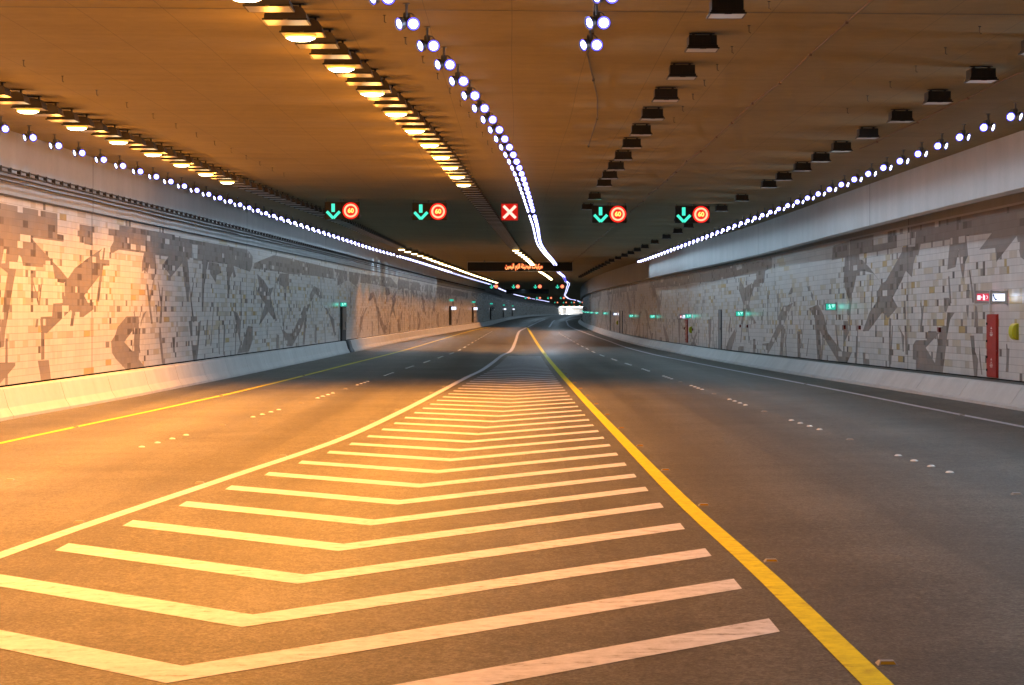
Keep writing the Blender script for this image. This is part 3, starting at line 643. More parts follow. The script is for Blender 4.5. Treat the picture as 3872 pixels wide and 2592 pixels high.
def box_flood_proto(body):
    r = empty('floodlight'); b = MB()
    b.box((-.21,-.17,-.20),(.21,.17,-.05)); b.box((-.225,-.19,-.235),(.225,.19,-.20))
    for x in (-.12, 0, .12): b.box((x-.008,-.178,-.195),(x+.008,-.17,-.055))
    b.box((-.05,-.215,-.262),(.05,-.19,-.235)); b.build('housing', body, r, bevel=.008)
    f = MB()
    for a, c in (((-.245,-.215,-.258),(.245,-.195,-.236)), ((-.245,.195,-.258),(.245,.215,-.236)), ((-.245,-.195,-.258),(-.225,.195,-.236)), ((.225,-.195,-.258),(.245,.195,-.236))): f.box(a, c)
    f.build('frame', M['dark'], r)
    g = MB(); g.box((-.224,-.194,-.256),(.224,.194,-.242)); g.build('glass', M['glass_pale'], r)
    k = MB(); k.box((-.15,-.04,-.05),(-.11,.04,0)); k.box((.11,-.04,-.05),(.15,.04,0)); k.box((-.19,-.05,-.012),(.19,.05,0)); k.build('bracket', M['dark'], r)
    return r
lit0, off0, black0 = flood_proto(True, M['bronze']), flood_proto(False, M['bronze']), box_flood_proto(M['black'])
def relight(o, name, keep, gain):                 # same fitting, carrying the light of its neighbours too
    c = dup(o); 
    for ch in list(kids(c)):
        if ch.type == 'LIGHT':
            if not keep(ch): bpy.data.objects.remove(ch)
            else:
                ch.data = ch.data.copy(); ch.data.energy *= gain; ch.data.spot_size = math.radians(112)
    TREES.pop(c.name, None); return c
far0 = relight(lit0, 'far', lambda q: q.data.type == 'SPOT', .55)
used = set()
def put(proto, loc, rz, label, cat, group=None):
    if proto.name not in used:
        used.add(proto.name); o = proto; o.location = loc; o.rotation_euler = (0,0,rz); tree_of(o)
    else: o = dup(proto, loc, rz)
    return tag(o, label, cat, group)
row_a = pchip([(-10,-11.6),(20,-10.4),(37.2,-9.60),(47.1,-9.09),(57.2,-8.77),(85,-7.72),(106,-7.35),(119.5,-7.10),(135,-6.45),(150,-6.06),(168,-5.48),(200,-4.6),(240,-3.3),(276,-2.10)])
row_b = pchip([(-10,-6.6),(10,-4.6),(26.4,-3.03),(36.5,-2.29),(46.6,-1.78),(57.1,-1.46),(85,-.65),(115.8,.26),(133,1.05),(160,2.0),(181.6,2.79),(199,3.57),(222,4.55),(234,4.98)])
def flood_row(f, near0, first_seen, last_near, y_far, y_end, step_far, where, gname):
    y = near0; k = 0; seen_lit = 0; seen_off = 0
    sp = 3.385 / 3
    n = round((last_near - near0) / sp)
    for i in range(n + 1):
        y = near0 + i * sp; lit = (n - i) % 3 == 0; x = f(y)
        if not lit and y < first_seen - 2: continue
        if y < first_seen - .2 and lit:
            lab = f'lit sodium floodlight over {where}, just outside the frame'; g = f'lit floodlights over {where} outside the frame'
        elif lit: seen_lit += 1; lab = f'{nth(seen_lit)} lit sodium floodlight from the front over {where}'; g = gname
        else: seen_off += 1; lab = f'{nth(seen_off)} unlit bronze floodlight from the front over {where}'; g = gname
        put(lit0 if lit else off0, (x, y, ceil_z(x, y)), 0, lab, 'floodlight', g)
    y += sp
    while y < y_far - .6:
        x = f(y); seen_off += 1
        put(off0, (x, y, ceil_z(x, y)), 0, f'{nth(seen_off)} unlit bronze floodlight from the front over {where}', 'floodlight', gname); y += sp * 1.02
    y = y_far; k = 0
    while y < y_end:
        x = f(y); k += 1
        put(far0, (x, y, ceil_z(x, y)), 0, f'{nth(k)} lit floodlight of the far glowing run over {where}', 'floodlight', gname); y += step_far
flood_row(row_a, 13.2, 36.0, 57.2, 119.5, 276, 4.35, 'the left wall lane', 'floodlights in the row over the left wall lane')
flood_row(row_b, 13.1, 25.5, 57.1, 115.8, 236, 4.4, 'the inner left lane', 'floodlights in the row over the inner left lane')
for i, y in enumerate([21.3,24.7,27.9,31.2,34.5,37.8,41.1,44.3,47.7,51.0,54.3,57.5,64.1,70.3]):
    if y < 22: continue
    put(black0, (2.86, y, ceil_z(2.86, y)), 0, f'{nth(i)} black unlit floodlight from the front over the inner right lane', 'floodlight', 'black floodlights over the inner right lane')
for i, y in enumerate([27.9,31.3,34.5,37.8,41.3,44.6,47.6,50.6,54.1,57.2,63.9,70.1,83.3,88.7,95.1,101.9,108.4,113.9,119.1,124.6,130.9,138,144.7,151.5,158.2,165,171.7,178.4,185,192,198.6,205.5,212,218.8]):
    x = 7.93 if y < 95 else 7.93 - (y-95)*.012 if y < 138 else 7.41 + (y-138)*.008
    put(black0, (x, y, ceil_z(x, y)), 0, f'{nth(i+1)} black unlit floodlight from the front over the right wall lane', 'floodlight', 'black floodlights over the right wall lane')

# ------------------------------------------------------------------ white twin spotlights
def aim(loc, d, up=Vector((0,0,1))):
    d = Vector(d).normalized(); q = d.to_track_quat('Z', 'Y').to_matrix().to_4x4()
    return Matrix.Translation(Vector(loc)) @ q
def led_proto(side, wall_dir):
    # side -1: head towards -x turned away, +1 mirrored; drop .3 below the ceiling
    r = empty('twin_spotlight'); b = MB()
    b.lathe([(.05,0),(.05,-.012),(.02,-.014),(.016,-.20),(.03,-.205),(.03,-.235),(.001,-.236)], 10); b.box((-.10,-.012,-.235),(.10,.012,-.215))
    b.build('stem', M['steel'], r)
    j = MB(); j.box((-.045,.0,-.205),(.045,.06,-.125)); j.build('junction_box', M['steel'], r, bevel=.008)
    c = MB(); pts = [(side*-1*(.04 + .07*math.sin(t)), .03, -.13 - .075*(1-math.cos(t))) for t in [math.pi*k/8 for k in range(9)]]
    c.tube(pts, .008, 5); c.build('cable_loop', M['steel'], r)
    for s in (-1, 1):
        away = (s == side)
        d = (s*.80, -.52, -.30) if away else (s*-.06, -.95, -.28)
        T = aim((s*.098, -.02, -.285), d)
        h = MB(); h.lathe([(.02,-.115),(.05,-.105),(.055,-.06),(.088,-.05),(.092,.0),(.096,.012),(.090,.012),(.088,-.012),(.002,-.014)], 16, T)
        hd = h.build('spotlight_head', M['steel'], r, smooth=False)
        q = MB(); q.lathe([(.087,-.010),(.063,.001)], 18, T, 1); q.lathe([(.063,.001),(.035,.008),(.002,.010)], 18, T, 0)  # outer ring emits violet to imitate a lens colour fringe
        q.build('lens', [M['led'], M['led_fringe']], hd, smooth=True)
    return r
def spot(parent, loc, d, w, ang, blend):
    L = bpy.data.lights.new('led_beam', 'SPOT'); L.energy = w; L.color = LED_C; L.spot_size = math.radians(ang); L.spot_blend = blend; L.shadow_soft_size = .06
    lo = bpy.data.objects.new('led_beam', L); COL.objects.link(lo); lo.parent = parent; lo.location = loc
    lo.rotation_euler = Vector(d).to_track_quat('-Z', 'Y').to_euler()
    return lo
def led_kinds(side, lights):
    # alternate lamps carry the long throw of two, the others only their wall wash
    out = []
    for k in range(2):
        p = led_proto(side, 0)
        for loc, d, w, ang, blend, alt in lights:
            if not alt: spot(p, loc, d, w, ang, blend)
            elif k == 0: spot(p, loc, d, 2*w, ang, blend)
        out.append(p)
    return out
led_l = led_kinds(-1, [((-.03,-.52,-.40), (-.45,0,-1), LED_WALL_W*.8, 96, .8, 0), ((-.03,.52,-.40), (-.45,0,-1), LED_WALL_W*.8, 96, .8, 0), ((.1,-.12,-.42), (.95,-.15,-.75), LED_ROAD_W*.6, 118, .9, 1)])
led_c = led_kinds(-1, [((-.1,-.12,-.42), (-1,-.12,-.42), LED_ROAD_W*1.1, 78, .9, 1), ((.1,-.12,-.42), (1,-.12,-.42), LED_ROAD_W*1.45, 78, .9, 1)])
led_r = led_kinds(1, [((.03,-.52,-.38), (.75,0,-1), LED_WALL_W*.95, 108, .9, 0), ((.03,.52,-.38), (.75,0,-1), LED_WALL_W*.95, 108, .9, 0), ((-.1,-.12,-.42), (-.95,-.15,-.75), LED_ROAD_W*1.75, 118, .9, 1)])
led_f = led_kinds(-1, [((0,-.1,-.42), (0,-.15,-1), LED_ROAD_W*.45, 160, .6, 1)])
led_row_l = pchip([(0,-12.6),(42.9,-11.19),(51.1,-10.86),(63.6,-10.53),(104.6,-9.51),(120.9,-9.07),(136,-8.38),(151.7,-7.80),(188.8,-6.68),(249.5,-4.87),(295,-3.43),(363.7,-2.3),(471.6,-.1),(513,.9),(631,4.5),(705,7.3),(802,12.3),(960,20.1),(1300,33.6),(1590,42.6)])
led_row_c = pchip([(0,-5.0),(12,-3.0),(25.4,-1.45),(31.6,-.93),(39.8,-.38),(50.3,.10),(60.6,.42),(70.9,.70),(81.9,1.0),(103.9,1.51),(115.6,1.96),(135.6,2.89),(152,3.55),(176.3,4.3),(215.2,6.03),(244,7.0),(274,8.35),(326,9.75),(406,11.9),(457,13.2),(525,15.0),(631,18.7),(717,22.4),(777,26.4),(907,33.3),(1100,42.5),(1396,55),(1590,64)])
def led_row(proto, f, y0, y1, where, gname, first_seen=0, gaps=(), far_from=1e9, farproto=None, step=2.08):
    y = y0; n = 0; ci = 0
    while y < y1:
        if not any(a < y < b for a, b in gaps):
            x = f(y)
            if y < first_seen: lab = f'lit white twin spotlight {where}, just outside the frame'; g = gname + ' outside the frame'
            else: n += 1; lab = f'{nth(n)} white twin spotlight from the front {where}'; g = gname
            ci += 1; put((proto if y < far_from else farproto)[ci % 2], (x, y, ceil_z(x, y)), 0, lab, 'spotlight', g)
        y += step
led_row(led_l, led_row_l, 42.9 - 2.08*18, 196, 'along the left wall', 'white twin spotlights along the left wall', 42, [(133.5,136.0)], 125, led_f)
led_row(led_c, led_row_c, 25.4 - 2.08*9, 152, 'in the middle row', 'white twin spotlights in the middle row', 25, [(71.5,74.5)], 112, led_f)
led_row(led_f, led_row_c, 156, 262, 'in the middle row past the sign', 'white twin spotlights past the message sign', 0)
led_row(led_r, lambda y: 9.9 if y < 60 else 9.9 - (y-60)*.0085, 36.4 - 2.08*15, 135.5, 'along the right beam', 'white twin spotlights along the right beam', 35.5, [(130.5,131.5)])
led_row(led_c, lambda y: 1.15, 23.1, 28, 'of the short right-hand run', 'short run of three twin spotlights', 0)
# lamps too far away to tell apart: one strip of lenses per row
def led_dots(f, y0, y1, name, label, step=3.2, gaps=()):
    b = MB(); y = y0
    while y < y1:
        if not any(a < y < c for a, c in gaps):
            x = f(y); z = ceil_z(x, y); r = .06 + max(0, y - 300)*.00010
            for s in (-.14, .14):
                T = aim((x + s, y, z - .3), (0,-.95,-.28)); b.lathe([(r,0),(r*.6,.02),(.002,.03)], 8, T)
        y += step if y < 500 else step*2.2
    return tag(b.build(name, M['led_far']), label, 'spotlights', None, 'stuff')
led_dots(led_row_l, 197, 1010, 'distant_spotlights', 'distant white spotlights merging into a line along the left wall', gaps=[(472,500),(700,716),(741,760),(930,1010)])
led_dots(led_row_c, 264, 940, 'distant_spotlights', 'distant white spotlights merging into a zigzag line ahead', gaps=[(700,716),(790,830)])
FL = [196,240,300,370,450,540,640,760,900,1060,1240,1420,1500]
for y0, y1 in zip(FL, FL[1:]):
    y = .5*(y0 + y1); xl, xr = wall_l(y), wall_r(y)
    for t in (.33, .68):
        x = xl + (xr - xl)*t; L = bpy.data.lights.new('far_fill', 'AREA'); L.shape = 'RECTANGLE'; L.size = .4; L.size_y = (y1 - y0)*.98; L.energy = 5.5*(y1 - y0)*(1 if y < 420 else 1.6); L.color = LED_C  # added fill strips without fittings, to light the far stretch evenly
        lo = bpy.data.objects.new('far_fill', L); COL.objects.link(lo); lo.location = (x, y, ceil_z(x, y) - .35)
        lo.rotation_euler = (0, 0, -math.atan2((wall_l(y1)+wall_r(y1)-wall_l(y0)-wall_r(y0))/2, y1 - y0))
# unseen light battens, added to brighten the wall at the distant bend
def batten():
    b = MB(); b.box((-7,-.12,-.30),(7,.12,-.18)); r = empty('fill_batten'); b.build('housing', M['frame'], r)
    t = MB(); t.box((-6.9,-.10,-.36),(6.9,.10,-.30)); t.build('tube', emit('white_tube', (.85,.92,1.0), 30, False), r)
    L = bpy.data.lights.new('bend_fill', 'AREA'); L.shape = 'RECTANGLE'; L.size = 13; L.size_y = .4; L.energy = 9000; L.color = (.86,.92,1.0)
    lo = bpy.data.objects.new('bend_fill', L); COL.objects.link(lo); lo.parent = r; lo.location = (0,.2,-.4); lo.rotation_euler = (math.radians(55),0,0); return r
bt = batten()
for i, (x, y) in enumerate([(48,1560),(62,1560),(50,1600),(65,1600),(57,1628),(71,1628)]):
    put(bt, (x, y, ceil_z(x, y) - .1), 0, 'added white light batten over the distant bend', 'light', 'added light battens over the distant bend')

# ------------------------------------------------------------------ ceiling hooks and cables
hb = MB(); hb.tube([(0,0,0),(0,0,-.10),(.028,0,-.112)], .006, 5); hb.box((-.02,-.01,-.01),(.02,.01,0)); hk = hb.build('ceiling_hook', M['cable'])
def hooks(f, ys, where):
    for i, y in enumerate(ys):
        x = f(y); put(hk, (x, y, ceil_z(x, y)), 0, f'{nth(i+1)} small hook from the front on the ceiling {where}', 'hook', 'small hooks on the ceiling ' + where)
hooks(pchip([(25,-8.75),(31.5,-8.31),(40,-7.75),(49,-7.33),(60,-6.9)]), [31.5 + 2.12*i for i in range(13)], 'between the two sodium rows')
hooks(pchip([(20,-2.4),(26.4,-1.82),(34.9,-1.17),(43.6,-.68),(60,-.1)]), [26.4 + 2.12*i for i in range(11)], 'beside the middle spotlights')
hooks(lambda y: 3.47, [25 + 2.1*i for i in range(8)], 'right of the inner black floodlights')
hooks(lambda y: 6.82, [27 + 2.13*i for i in range(6)], 'left of the outer black floodlights')
def cable(name, pts, r, mt, label, cat='cable', clips=None):
    b = MB(); b.tube(pts, r, 6)
    if clips:
        for p in pts[1::clips]: b.box((p[0]-.02, p[1]-.03, p[2]-.03), (p[0]+.02, p[1]+.03, p[2]+.02))
    return tag(b.build(name, mt), label, cat)
cable('ceiling_cable', [(4.79 + .03*math.sin(i*1.7), 16 + 3.45*i, ceil_z(4.8, 16 + 3.45*i) - .03 - .03*(i % 2)) for i in range(42)], .011, M['orange_cable'], 'thin brown cable with small clips along the right half of the ceiling', clips=1)
cable('ceiling_cable', [(8.72, 20 + 2.2*i, ceil_z(8.72, 20 + 2.2*i) - .025 - .02*(i % 2)) for i in range(13)], .012, M['orange_cable'], 'short brown cable beside the outer black floodlights', clips=2)
pts = [(.95,20),(1.0,22),(1.13,25.5),(1.2,27.5),(1.22,30),(1.45,33),(1.66,36),(1.82,39.5),(1.86,42),(1.9,46)]
cable('ceiling_cable', [(x, y, ceil_z(x, y) - .03 - .035*(i % 2)) for i, (x, y) in enumerate(pts)], .014, M['cable'], 'loose grey cable trailing from the short run of three spotlights', clips=2)
# conduits and cable tray above the left tiles
ys = [y for y in ST if y < 420]
for h, r, w in ((.42,.022,'upper'),(.31,.022,'lower')):
    cable('conduit', [(wall_l(y) + .16, y, upl(y) + h + .012*math.sin(y*.9)) for y in ys], r, M['cable'], f'{w} of two dark conduits along the left wall above the tiles', 'conduit')
tr = MB()
for dz in (.52, .62): tr.ring([[(wall_l(y) + q, y, upl(y) + dz + s) for q, s in ((.10,0),(.17,0),(.17,.022),(.10,.022))] for y in ys])
y = -14
while y < 300:
    tr.box((wall_l(y) + .10, y, upl(y) + .51), (wall_l(y) + .19, y + .06, upl(y) + .65)); y += .75
tag(tr.build('cable_tray', M['cable']), 'dark ladder-like cable tray running above the left tiles', 'cable tray')

# ------------------------------------------------------------------ lane signals
def disc(b, r0, r1, y, m=0, n=40, cx=0, cz=0):
    for j in range(n):
        a, c = 2*math.pi*j/n, 2*math.pi*(j+1)/n
        q = [(cx + r1*math.cos(a), y, cz + r1*math.sin(a)), (cx + r1*math.cos(c), y, cz + r1*math.sin(c))]
        q += [(cx + r0*math.cos(c), y, cz + r0*math.sin(c)), (cx + r0*math.cos(a), y, cz + r0*math.sin(a))] if r0 > 0 else [(cx, y, cz)]
        b.poly(q, m)
def bar2(b, p, q, w, y, m=0):
    p, q = Vector(p), Vector(q); d = (q - p).normalized(); n = Vector((-d.y, d.x)) * w/2
    b.poly([(v.x, y, v.y) for v in (p - n, q - n, q + n, p + n)], m)
def text_mesh(txt, size, off=0.0, font=None):
    cu = bpy.data.curves.new('lettering', 'FONT'); cu.body = txt; cu.size = size; cu.align_x = 'CENTER'; cu.align_y = 'CENTER'; cu.offset = off; cu.resolution_u = 3
    o = bpy.data.objects.new('lettering', cu); COL.objects.link(o); bpy.context.view_layer.update()
    me = bpy.data.meshes.new_from_object(o.evaluated_get(bpy.context.evaluated_depsgraph_get())); bpy.data.objects.remove(o)
    return me
def lettering(name, txt, size, mt, parent, loc, rz=0, off=0.0, width=None):
    me = text_mesh(txt, size, off); me.materials.clear(); me.materials.append(mt)
    o = bpy.data.objects.new(name, me); COL.objects.link(o); o.parent = parent; o.location = loc; o.rotation_euler = (math.radians(90), 0, rz)
    if width:
        xs = [v.co.x for v in me.vertices] or [0, 1]; k = width / max(1e-3, max(xs) - min(xs))
        for v in me.vertices: v.co.x *= k
    return o
def signal_box(kind):
    r = empty('lane_signal'); h = .325
    b = MB(); b.box((-h,-.09,-h),(h,.09,h)); b.build('housing', M['black'], r, bevel=.012)
    f = MB(); f.poly([(-h+.015,-.0925,-h+.015),(h-.015,-.0925,-h+.015),(h-.015,-.0925,h-.015),(-h+.015,-.0925,h-.015)])
    f.build('face', M['xglow'] if kind == 'cross' else M['sign_face'], r)  # on the cross box the whole face emits red, as the cross's glow
    k = MB()
    for x in (-.28,.28): k.box((x-.012,-.03,h),(x+.012,.03,h+.30)); k.box((x-.05,-.05,h+.29),(x+.05,.05,h+.31))
    for x in (-h-.05, h+.01): k.box((x,-.05,-.25),(x+.04,.05,-.16)); 
    k.build('bracket', M['steel'], r)
    g = MB()
    if kind == 'arrow':
        g.poly([(-.07,-.0945,.265),(.06,-.0945,.265),(.06,-.0945,-.045),(-.07,-.0945,-.045)])
        bar2(g, (-.245,-.03), (.0,-.285), .105, -.0950); bar2(g, (.245,-.03), (.0,-.285), .105, -.0955)
        g.build('arrow', M['teal'], r)
    elif kind == 'speed':
        disc(g, 0, .318, -.0945); g.build('red_glow_disc', M['red'], r)  # glow around the ring, drawn as a red emissive disc
        g = MB(); disc(g, .185, .258, -.0965); g.build('ring', M['pale'], r)
        lettering('digits', '60', .235, M['amber'], r, (0,-.0965,-.005), off=.012)
    else:
        bar2(g, (-.23,-.23), (.23,.23), .105, -.0945); bar2(g, (-.23,.23), (.23,-.23), .105, -.0955); g.build('cross', M['xpale'], r)
    return r
arrow0, speed0, cross0 = signal_box('arrow'), signal_box('speed'), signal_box('cross')
LANES = ['the left wall lane','the inner left lane','the inner right lane','the right wall lane']
GY = 70.0
def sx(px): return (px - 1936.0) / 7000.0 * GY
for lane, a, c, zz in ((0,1261,1327,4.02),(1,1592,1657,3.99),(2,2271,2336,3.89),(3,2585,2650,3.88)):
    put(arrow0, (sx(a), GY, UP + zz), 0, f'green arrow signal hanging over {LANES[lane]} on the nearest gantry line', 'lane signal', 'lane signals of the nearest row')
    put(speed0, (sx(c), GY, UP + zz), 0, f'red 60 speed signal hanging over {LANES[lane]} on the nearest gantry line', 'speed signal', 'speed signals of the nearest row')
put(cross0, (sx(1927), GY, UP + 3.97), 0, 'red cross signal hanging over the chevron gore', 'lane signal', 'lane signals of the nearest row')
far_rows = [('second', 293, [-3.24,.25,3.7,7.2], [-2.5,.92,4.4,7.95], 4.85), ('third', 550, [4.0,7.4,10.7,14.5], [4.95,8.3,11.6,15.4], 5.7), ('fourth', 790, [18.3,22.0,25.4,29.0], [19.4,23.1,26.5,30.1], 6.25), ('fifth', 1100, [29.4,33.0,36.0,39.4], [30.4,34.0,37.0,40.4], 6.75)]
for nm, y, A, Cc, zz in far_rows:
    for k in range(4):
        put(arrow0, (A[k], y, UP + zz), 0, f'tiny green arrow signal over {LANES[k]} in the {nm} row away', 'lane signal', f'lane signals of the {nm} row')
        put(speed0, (Cc[k], y, UP + zz), 0, f'tiny red speed signal over {LANES[k]} in the {nm} row away', 'speed signal', f'speed signals of the {nm} row')

# ------------------------------------------------------------------ message sign
def message_sign(loc, w, lit, label):
    r = empty('message_sign', loc); h = .36
    b = MB(); b.box((-w/2,-.14,-h),(w/2,.14,h)); b.build('housing', M['dark'], r)
    f = MB()
    for a, c in (((-w/2-.03,-.16,-h-.06),(w/2+.03,-.10,-h)), ((-w/2-.03,-.16,h),(w/2+.03,-.10,h+.04)), ((-w/2-.03,-.16,-h),(-w/2,-.10,h)), ((w/2,-.16,-h),(w/2+.03,-.10,h))): f.box(a, c)
    f.build('frame', M['frame'] if lit else M['dark'], r)
    p = MB(); p.poly([(-w/2,-.143,-h),(w/2,-.143,-h),(w/2,-.143,h),(-w/2,-.143,h)]); p.build('face', M['sign_face'], r)
    for x in (-w*.34, -w*.07, w*.38):
        k = MB(); k.box((x-.03,-.03,h),(x+.03,.03,h+.45)); k.box((x-.07,-.05,h),(x+.07,.05,h+.12)); k.build('hanger', M['steel'], r)
    if lit:
        t = ''.join(['\uFEE3\uFEAE\uFEDB\uFE92\uFE8E\uFE95',' ','\uFE8D\uFEDF\uFE92\uFEC4\uFEF4\uFE8C\uFE94',' ','\uFE8D\uFEDF\uFEB0\uFEE1',' ','\uFE8D\uFEDF\uFEF4\uFEE4\uFEF4\uFEE6'])[::-1]
        o = lettering('lettering', t, .50, M['msg'], r, (.32,-.149,.02), off=.012, width=3.05)
        o = lettering('lettering_glow', t, .50, M['msg_glow'], r, (.32,-.146,.02), off=.045, width=3.16)  # glow of the letters, drawn as a wider red copy behind
    return tag(r, label, 'message sign')
MY = 153.0
message_sign((.66, MY, UP + 4.17), 8.65, True, 'long black message sign with red Arabic text hung across the ceiling')
message_sign((2.9, 350, UP + 4.85), 8.0, False, 'dark blank message sign far ahead below the second signal row')

# ------------------------------------------------------------------ signs and equipment on the walls
def flag_sign(kind, side):                     # a lit box sign standing out from the wall, facing the traffic
    r = empty({'exit':'exit_sign','phone':'phone_sign','fire':'fire_sign'}[kind]); w, h = (.36,.22) if kind == 'exit' else (.41,.30)
    b = MB(); b.box((-w/2-.02,-.035,-h/2-.02),(w/2+.02,.035,h/2+.02)); b.box((side*(w/2+.02) - .01,-.03,-h/2-.06),(side*(w/2+.02) + .01,.03,h/2+.06)); b.build('frame', M['frame'] if kind != 'exit' else M['grey_panel'], r, bevel=.006)
    iw, ih = (w/2, h/2) if kind == 'exit' else (.16, .095)
    p = MB(); p.poly([(-iw,-.037,-ih),(iw,-.037,-ih),(iw,-.037,ih),(-iw,-.037,ih)]); p.build('panel', {'exit':M['green_sign'],'phone':M['white_sign'],'fire':M['red_sign']}[kind], r)
    g = MB()
    if kind == 'exit':
        disc(g, 0, .018, -.040, cx=-.055, cz=.07, n=12)
        for p0, p1, t in (((-.055,.05),(-.03,-.01),.04),((-.03,-.01),(-.075,-.08),.024),((-.03,-.01),(.01,-.075),.024),((-.055,.045),(-.10,.02),.02),((-.05,.045),(-.005,.03),.02),((.06,.0),(.14,.0),.025),((.06,.0),(.09,.03),.02),((.06,.0),(.09,-.03),.02)): bar2(g, p0, p1, t, -.040)
        g.poly([(.03,-.0395,.08),(.155,-.0395,.08),(.155,-.0395,.045),(.03,-.0395,.045)])
        g.build('pictogram', M['green_pale'], r)
    elif kind == 'phone':
        for a, c, t in (((-.135,.06),(-.12,-.01),.03),((-.12,-.01),(-.08,-.055),.03)): bar2(g, a, c, t, -.040)
        disc(g, 0, .024, -.0405, cx=-.135, cz=.06, n=12); disc(g, 0, .024, -.0405, cx=-.075, cz=-.055, n=12)
        g.build('handset_symbol', M['blue_ink'], r); lettering('lettering', 'EMERGENCY', .035, M['blue_ink'], r, (.03,-.040,-.05))
    else:
        for a, c, t in (((.03,-.08),(.03,.05),.055),((.03,.06),(.0,.075),.018)): bar2(g, a, c, t, -.040)
        g.poly([(-.15,-.040,-.07),(-.06,-.040,-.07),(-.06,-.040,.05),(-.15,-.040,.05)]); g.poly([(-.05,-.040,-.015),(-.02,-.040,-.015),(-.02,-.040,.015),(-.05,-.040,.015)]); bar2(g, (.10,.05), (.13,.0), .016, -.040); bar2(g, (.13,.0), (.10,-.05), .016, -.040)
        g.build('extinguisher_symbol', M['pink_pale'], r)
    L = bpy.data.lights.new('sign_glow', 'AREA'); L.size = w*.8; L.shape = 'RECTANGLE'; L.size_y = h*.7; L.energy = 0.45 if kind == 'exit' else 0.9
    L.color = {'exit':(.05,1,.72),'phone':(.8,.87,1),'fire':(1,.3,.4)}[kind]
    lo = bpy.data.objects.new('sign_glow', L); COL.objects.link(lo); lo.parent = r; lo.location = (0,-.045,0); lo.rotation_euler = Vector((0,-1,0)).to_track_quat('-Z','Z').to_euler()
    return r
exit_r, exit_l = flag_sign('exit', 1), flag_sign('exit', -1)
phone_r, fire_r = flag_sign('phone', 1), flag_sign('fire', 1)
def on_r(y, out=.25): return wall_r(y) - out
for i, (y, z) in enumerate([(69.5,.39),(92.5,.17),(113.5,.06),(136.5,.04),(159,.10),(204,.42),(226,.5),(249,.6),(272,.7),(295,.8),(318,.95),(341,1.1)]):
    put(exit_r, (on_r(y), y, UP + z), 0, f'{nth(i+1)} green exit sign from the front on the right wall', 'exit sign', 'green exit signs along the right wall')
put(exit_l, (wall_l(108.5) + .25, 108.5, UP + .74), 0, 'green exit sign above the niche door on the left wall', 'exit sign')
for y, w in ((49.3,'nearest to the camera'),(116.5,'beside the distant red cabinet'),(184.5,'at the far station with grey doors')):
    put(fire_r, (on_r(y), y, UP + (.53 if y < 60 else .03 if y < 150 else .30)), 0, f'red fire extinguisher sign on the right wall {w}', 'fire sign', 'red fire signs on the right wall')
    y2 = y - (1.45 if y < 60 else 1.3)
    put(phone_r, (on_r(y2), y2, UP + (.51 if y < 60 else .03 if y < 150 else .30)), 0, f'white emergency phone sign on the right wall {w}', 'phone sign', 'white phone signs on the right wall')
def cabinet():                                  # origin on the wall foot; the wall is at +x
    r = empty('hydrant_cabinet')
    b = MB(); b.box((-.035,-.46,.12),(.06,.46,1.80)); b.build('body', M['red_paint'], r, bevel=.008)
    for z0, z1 in ((.14,.83),(.85,1.78)):
        d = MB(); d.box((-.053,-.44,z0),(-.035,.44,z1)); dd = d.build('door', M['red_paint'], r, bevel=.005)
        k = MB()
        for q in (.25,.75): k.box((-.072,.36,z0 + (z1-z0)*q - .03),(-.053,.41,z0 + (z1-z0)*q + .03))
        k.build('latch', M['black'], dd)
        m = MB(); zc = (z0+z1)/2
        m.poly([(-.0545,.07,zc + .09),(-.0545,-.09,zc + .09),(-.0545,-.01,zc + .16)][::-1])
        for q, l in ((.05,.07),(.0,.12),(-.04,.14),(-.075,.10)): m.poly([(-.0545,l-.01,zc+q),(-.0545,-l-.01,zc+q),(-.0545,-l-.01,zc+q-.022),(-.0545,l-.01,zc+q-.022)])
        m.build('door_marking', M['white_mark'], dd)
    return r
def hood():                                     # half-dome acoustic hood standing out from the wall
    r = empty('phone_hood'); b = MB(); n = 12
    prof = [(-.17*math.sin(t)**.7, .21*math.cos(t)) for t in [math.pi*k/n for k in range(n+1)]]
    b.ring([[(x*.9, -.17, z*.92) for x, z in prof], [(x, -.15, z) for x, z in prof], [(x, .15, z) for x, z in prof], [(x*.9, .17, z*.92) for x, z in prof]])
    b.build('shell', M['lime'], r)
    f = MB(); f.box((-.05,-.175,-.20),(-.04,.175,.20)); f.build('seam', M['dark'], r)
    t = MB(); t.box((-.12,-.02,-.12),(-.04,.0,.12)); t.build('telephone', M['dark'], r)
    return r
cab0, hood0 = cabinet(), hood()
def wang(y): return -math.atan((wall_r(y+.5) - wall_r(y-.5)))
for y, w in ((49.15,'on the right wall nearest the camera'),(116.3,'far along the right wall')):
    put(cab0, (wall_r(y) - .01, y, UP + base_r(y) - (.10 if y < 60 else 0)), wang(y), f'tall red two-door fire hose cabinet {w}', 'fire cabinet', 'red fire hose cabinets')
for y, z, w in ((47.1,-.37,'beside the nearest red cabinet'),(113.9,-.78,'beside the distant red cabinet'),(182.6,-.55,'at the far station with grey doors')):
    put(hood0, (wall_r(y) + .0, y, UP + z), wang(y), f'lime yellow half-dome phone hood {w}', 'phone hood', 'lime phone hoods on the right wall')
cp = MB(); cp.box((-.06,-.11,-.07),(0,.11,.07)); cp.box((-.065,-.06,-.03),(-.06,.06,.03)); cp0 = cp.build('call_point', M['dkred'], None, bevel=.008)
for i, (y, z) in enumerate([(54.6,-.37),(65.5,-.37),(68.1,-.37),(91.5,-.45),(93.8,-.45),(113.2,-.76),(117.6,-.72)]):
    put(cp0, (wall_r(y), y, UP + z), 0, f'{nth(i+1)} small dark red call point from the front on the right wall', 'call point', 'small call points on the right wall')
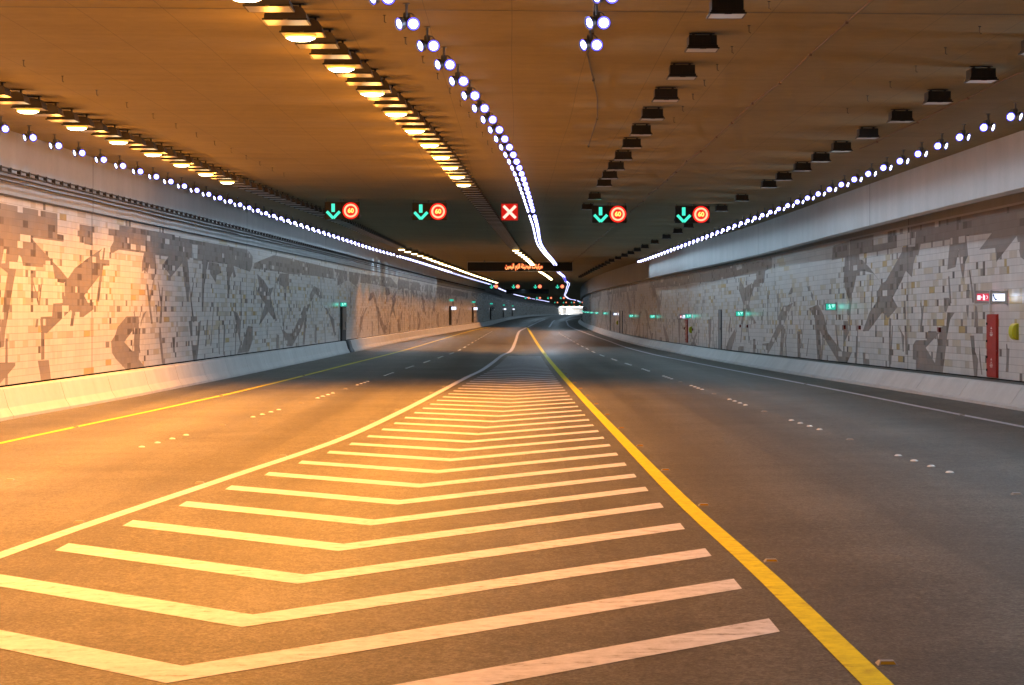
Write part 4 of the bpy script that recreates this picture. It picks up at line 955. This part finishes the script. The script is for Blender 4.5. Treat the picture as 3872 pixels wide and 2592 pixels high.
# grey service panels let into the right wall
def panel(w, h, mt, name):
    r = empty(name); b = MB(); b.box((-.05,-w/2,0),(.03,w/2,h)); b.build('door_leaf', mt, r, bevel=.006)
    f = MB()
    for a, c in (((-.06,-w/2-.05,0),(.02,-w/2,h+.05)), ((-.06,w/2,0),(.02,w/2+.05,h+.05)), ((-.06,-w/2,h),(.02,w/2,h+.05))): f.box(a, c)
    f.build('frame', M['steel'], r)
    k = MB(); k.box((-.075,-w*.3,h*.5),(-.05,-w*.2,h*.5+.12)); k.build('handle', M['dark'], r); return r
gp = panel(.9, 2.1, M['grey_panel'], 'service_door')
for y, w in ((101,'between two green exit signs'),(179,'left of the far phone hood'),(175,'right of the far phone hood'),(197,'past the far phone signs')):
    put(gp, (wall_r(y) - .0, y, UP + base_r(y)), wang(y), f'narrow grey service door in the right wall {w}', 'service door', 'grey service doors in the right wall')
# niche door in the left wall
r = empty('niche_door', (wall_l(110.2) + .0, 110.2, UP + base_l(110.2)))
b = MB(); b.box((-.02,-1.3,0),(.09,1.3,2.0)); b.build('recess_panel', M['niche'], r)
b = MB(); b.box((.09,-1.25,.62),(.12,1.25,1.95)); b.build('door_leaf', mat('brown_door_paint', (.16,.125,.10), .5), r, bevel=.01)
b = MB(); b.box((.12,.2,.75),(.17,.75,1.1)); b.build('equipment_box', M['grey_panel'], r, bevel=.01)
tag(r, 'dark brown niche door in the left wall behind the barrier gap', 'door')
# barrier end at the gap
eb = MB(); y0 = 110.9
rings = []
for k in range(7):
    t = k/6; y = 110.55 + .85*t; s = math.sqrt(max(.02, 1 - (1-t)**2))
    p = prof_l(111.4); kx = sum(q[0] for q in p)/len(p); z0 = p[0][1]
    rings.append([(kx + (x-kx)*(.35 + .65*s), y, z0 + (z-z0)*(.55 + .45*s)) for x, z in p])
eb.ring(rings); tag(eb.build('barrier_end', mat('dark_rubber', (.10,.105,.11), .5), smooth=True), 'dark rounded end cap of the left barrier at the niche door gap', 'barrier end')
# far stations on the left wall: grey cabinet with a lit white sign
def station():
    r = empty('emergency_station'); b = MB(); b.box((-.08,-.5,.1),(.25,.5,2.3)); b.build('cabinet', M['niche'], r)
    s = MB(); s.box((.25,-.06,1.85),(.80,.0,2.2)); s.build('white_sign', M['white_sign'], r)
    g = MB(); g.box((.05,-.06,2.85),(.50,.0,3.08)); g.build('green_sign', M['green_sign'], r); return r
st0 = station()
for i, y in enumerate((215, 262, 330, 430, 520)):
    put(st0, (wall_l(y), y, UP + base_l(y)), -math.atan(wall_l(y+1) - wall_l(y-1))*.5, f'{nth(i+1)} emergency cabinet with lit white sign along the curving left wall', 'emergency station', 'emergency cabinets on the curving left wall')
def round_sign():
    r = empty('speed_sign'); b = MB()
    disc(b, .29, .36, -.032, 1); disc(b, 0, .29, -.030, 0); b.build('face', [M['frame'], M['black']], r)
    k = MB(); k.lathe([(.36,-.03),(.36,.0),(.002,.0)], 28, Matrix.Rotation(math.radians(90), 4, 'X')); k.box((-.03,.0,-.3),(.03,.05,.3)); k.build('backing', M['steel'], r)
    lettering('digits', '60', .30, M['black'], r, (0,-.034,0), off=.008); return r
rs = round_sign()
put(rs, (wall_r(290) - .45, 289, UP + 1.21), 0, 'round black-ringed speed sign on the right wall before the bend', 'road sign', 'round speed signs')
put(rs, (wall_l(325) + .6, 325, UP + 1.50), 0, 'round black-ringed speed sign on the curving left wall', 'road sign', 'round speed signs')
print('objects', len(bpy.data.objects))
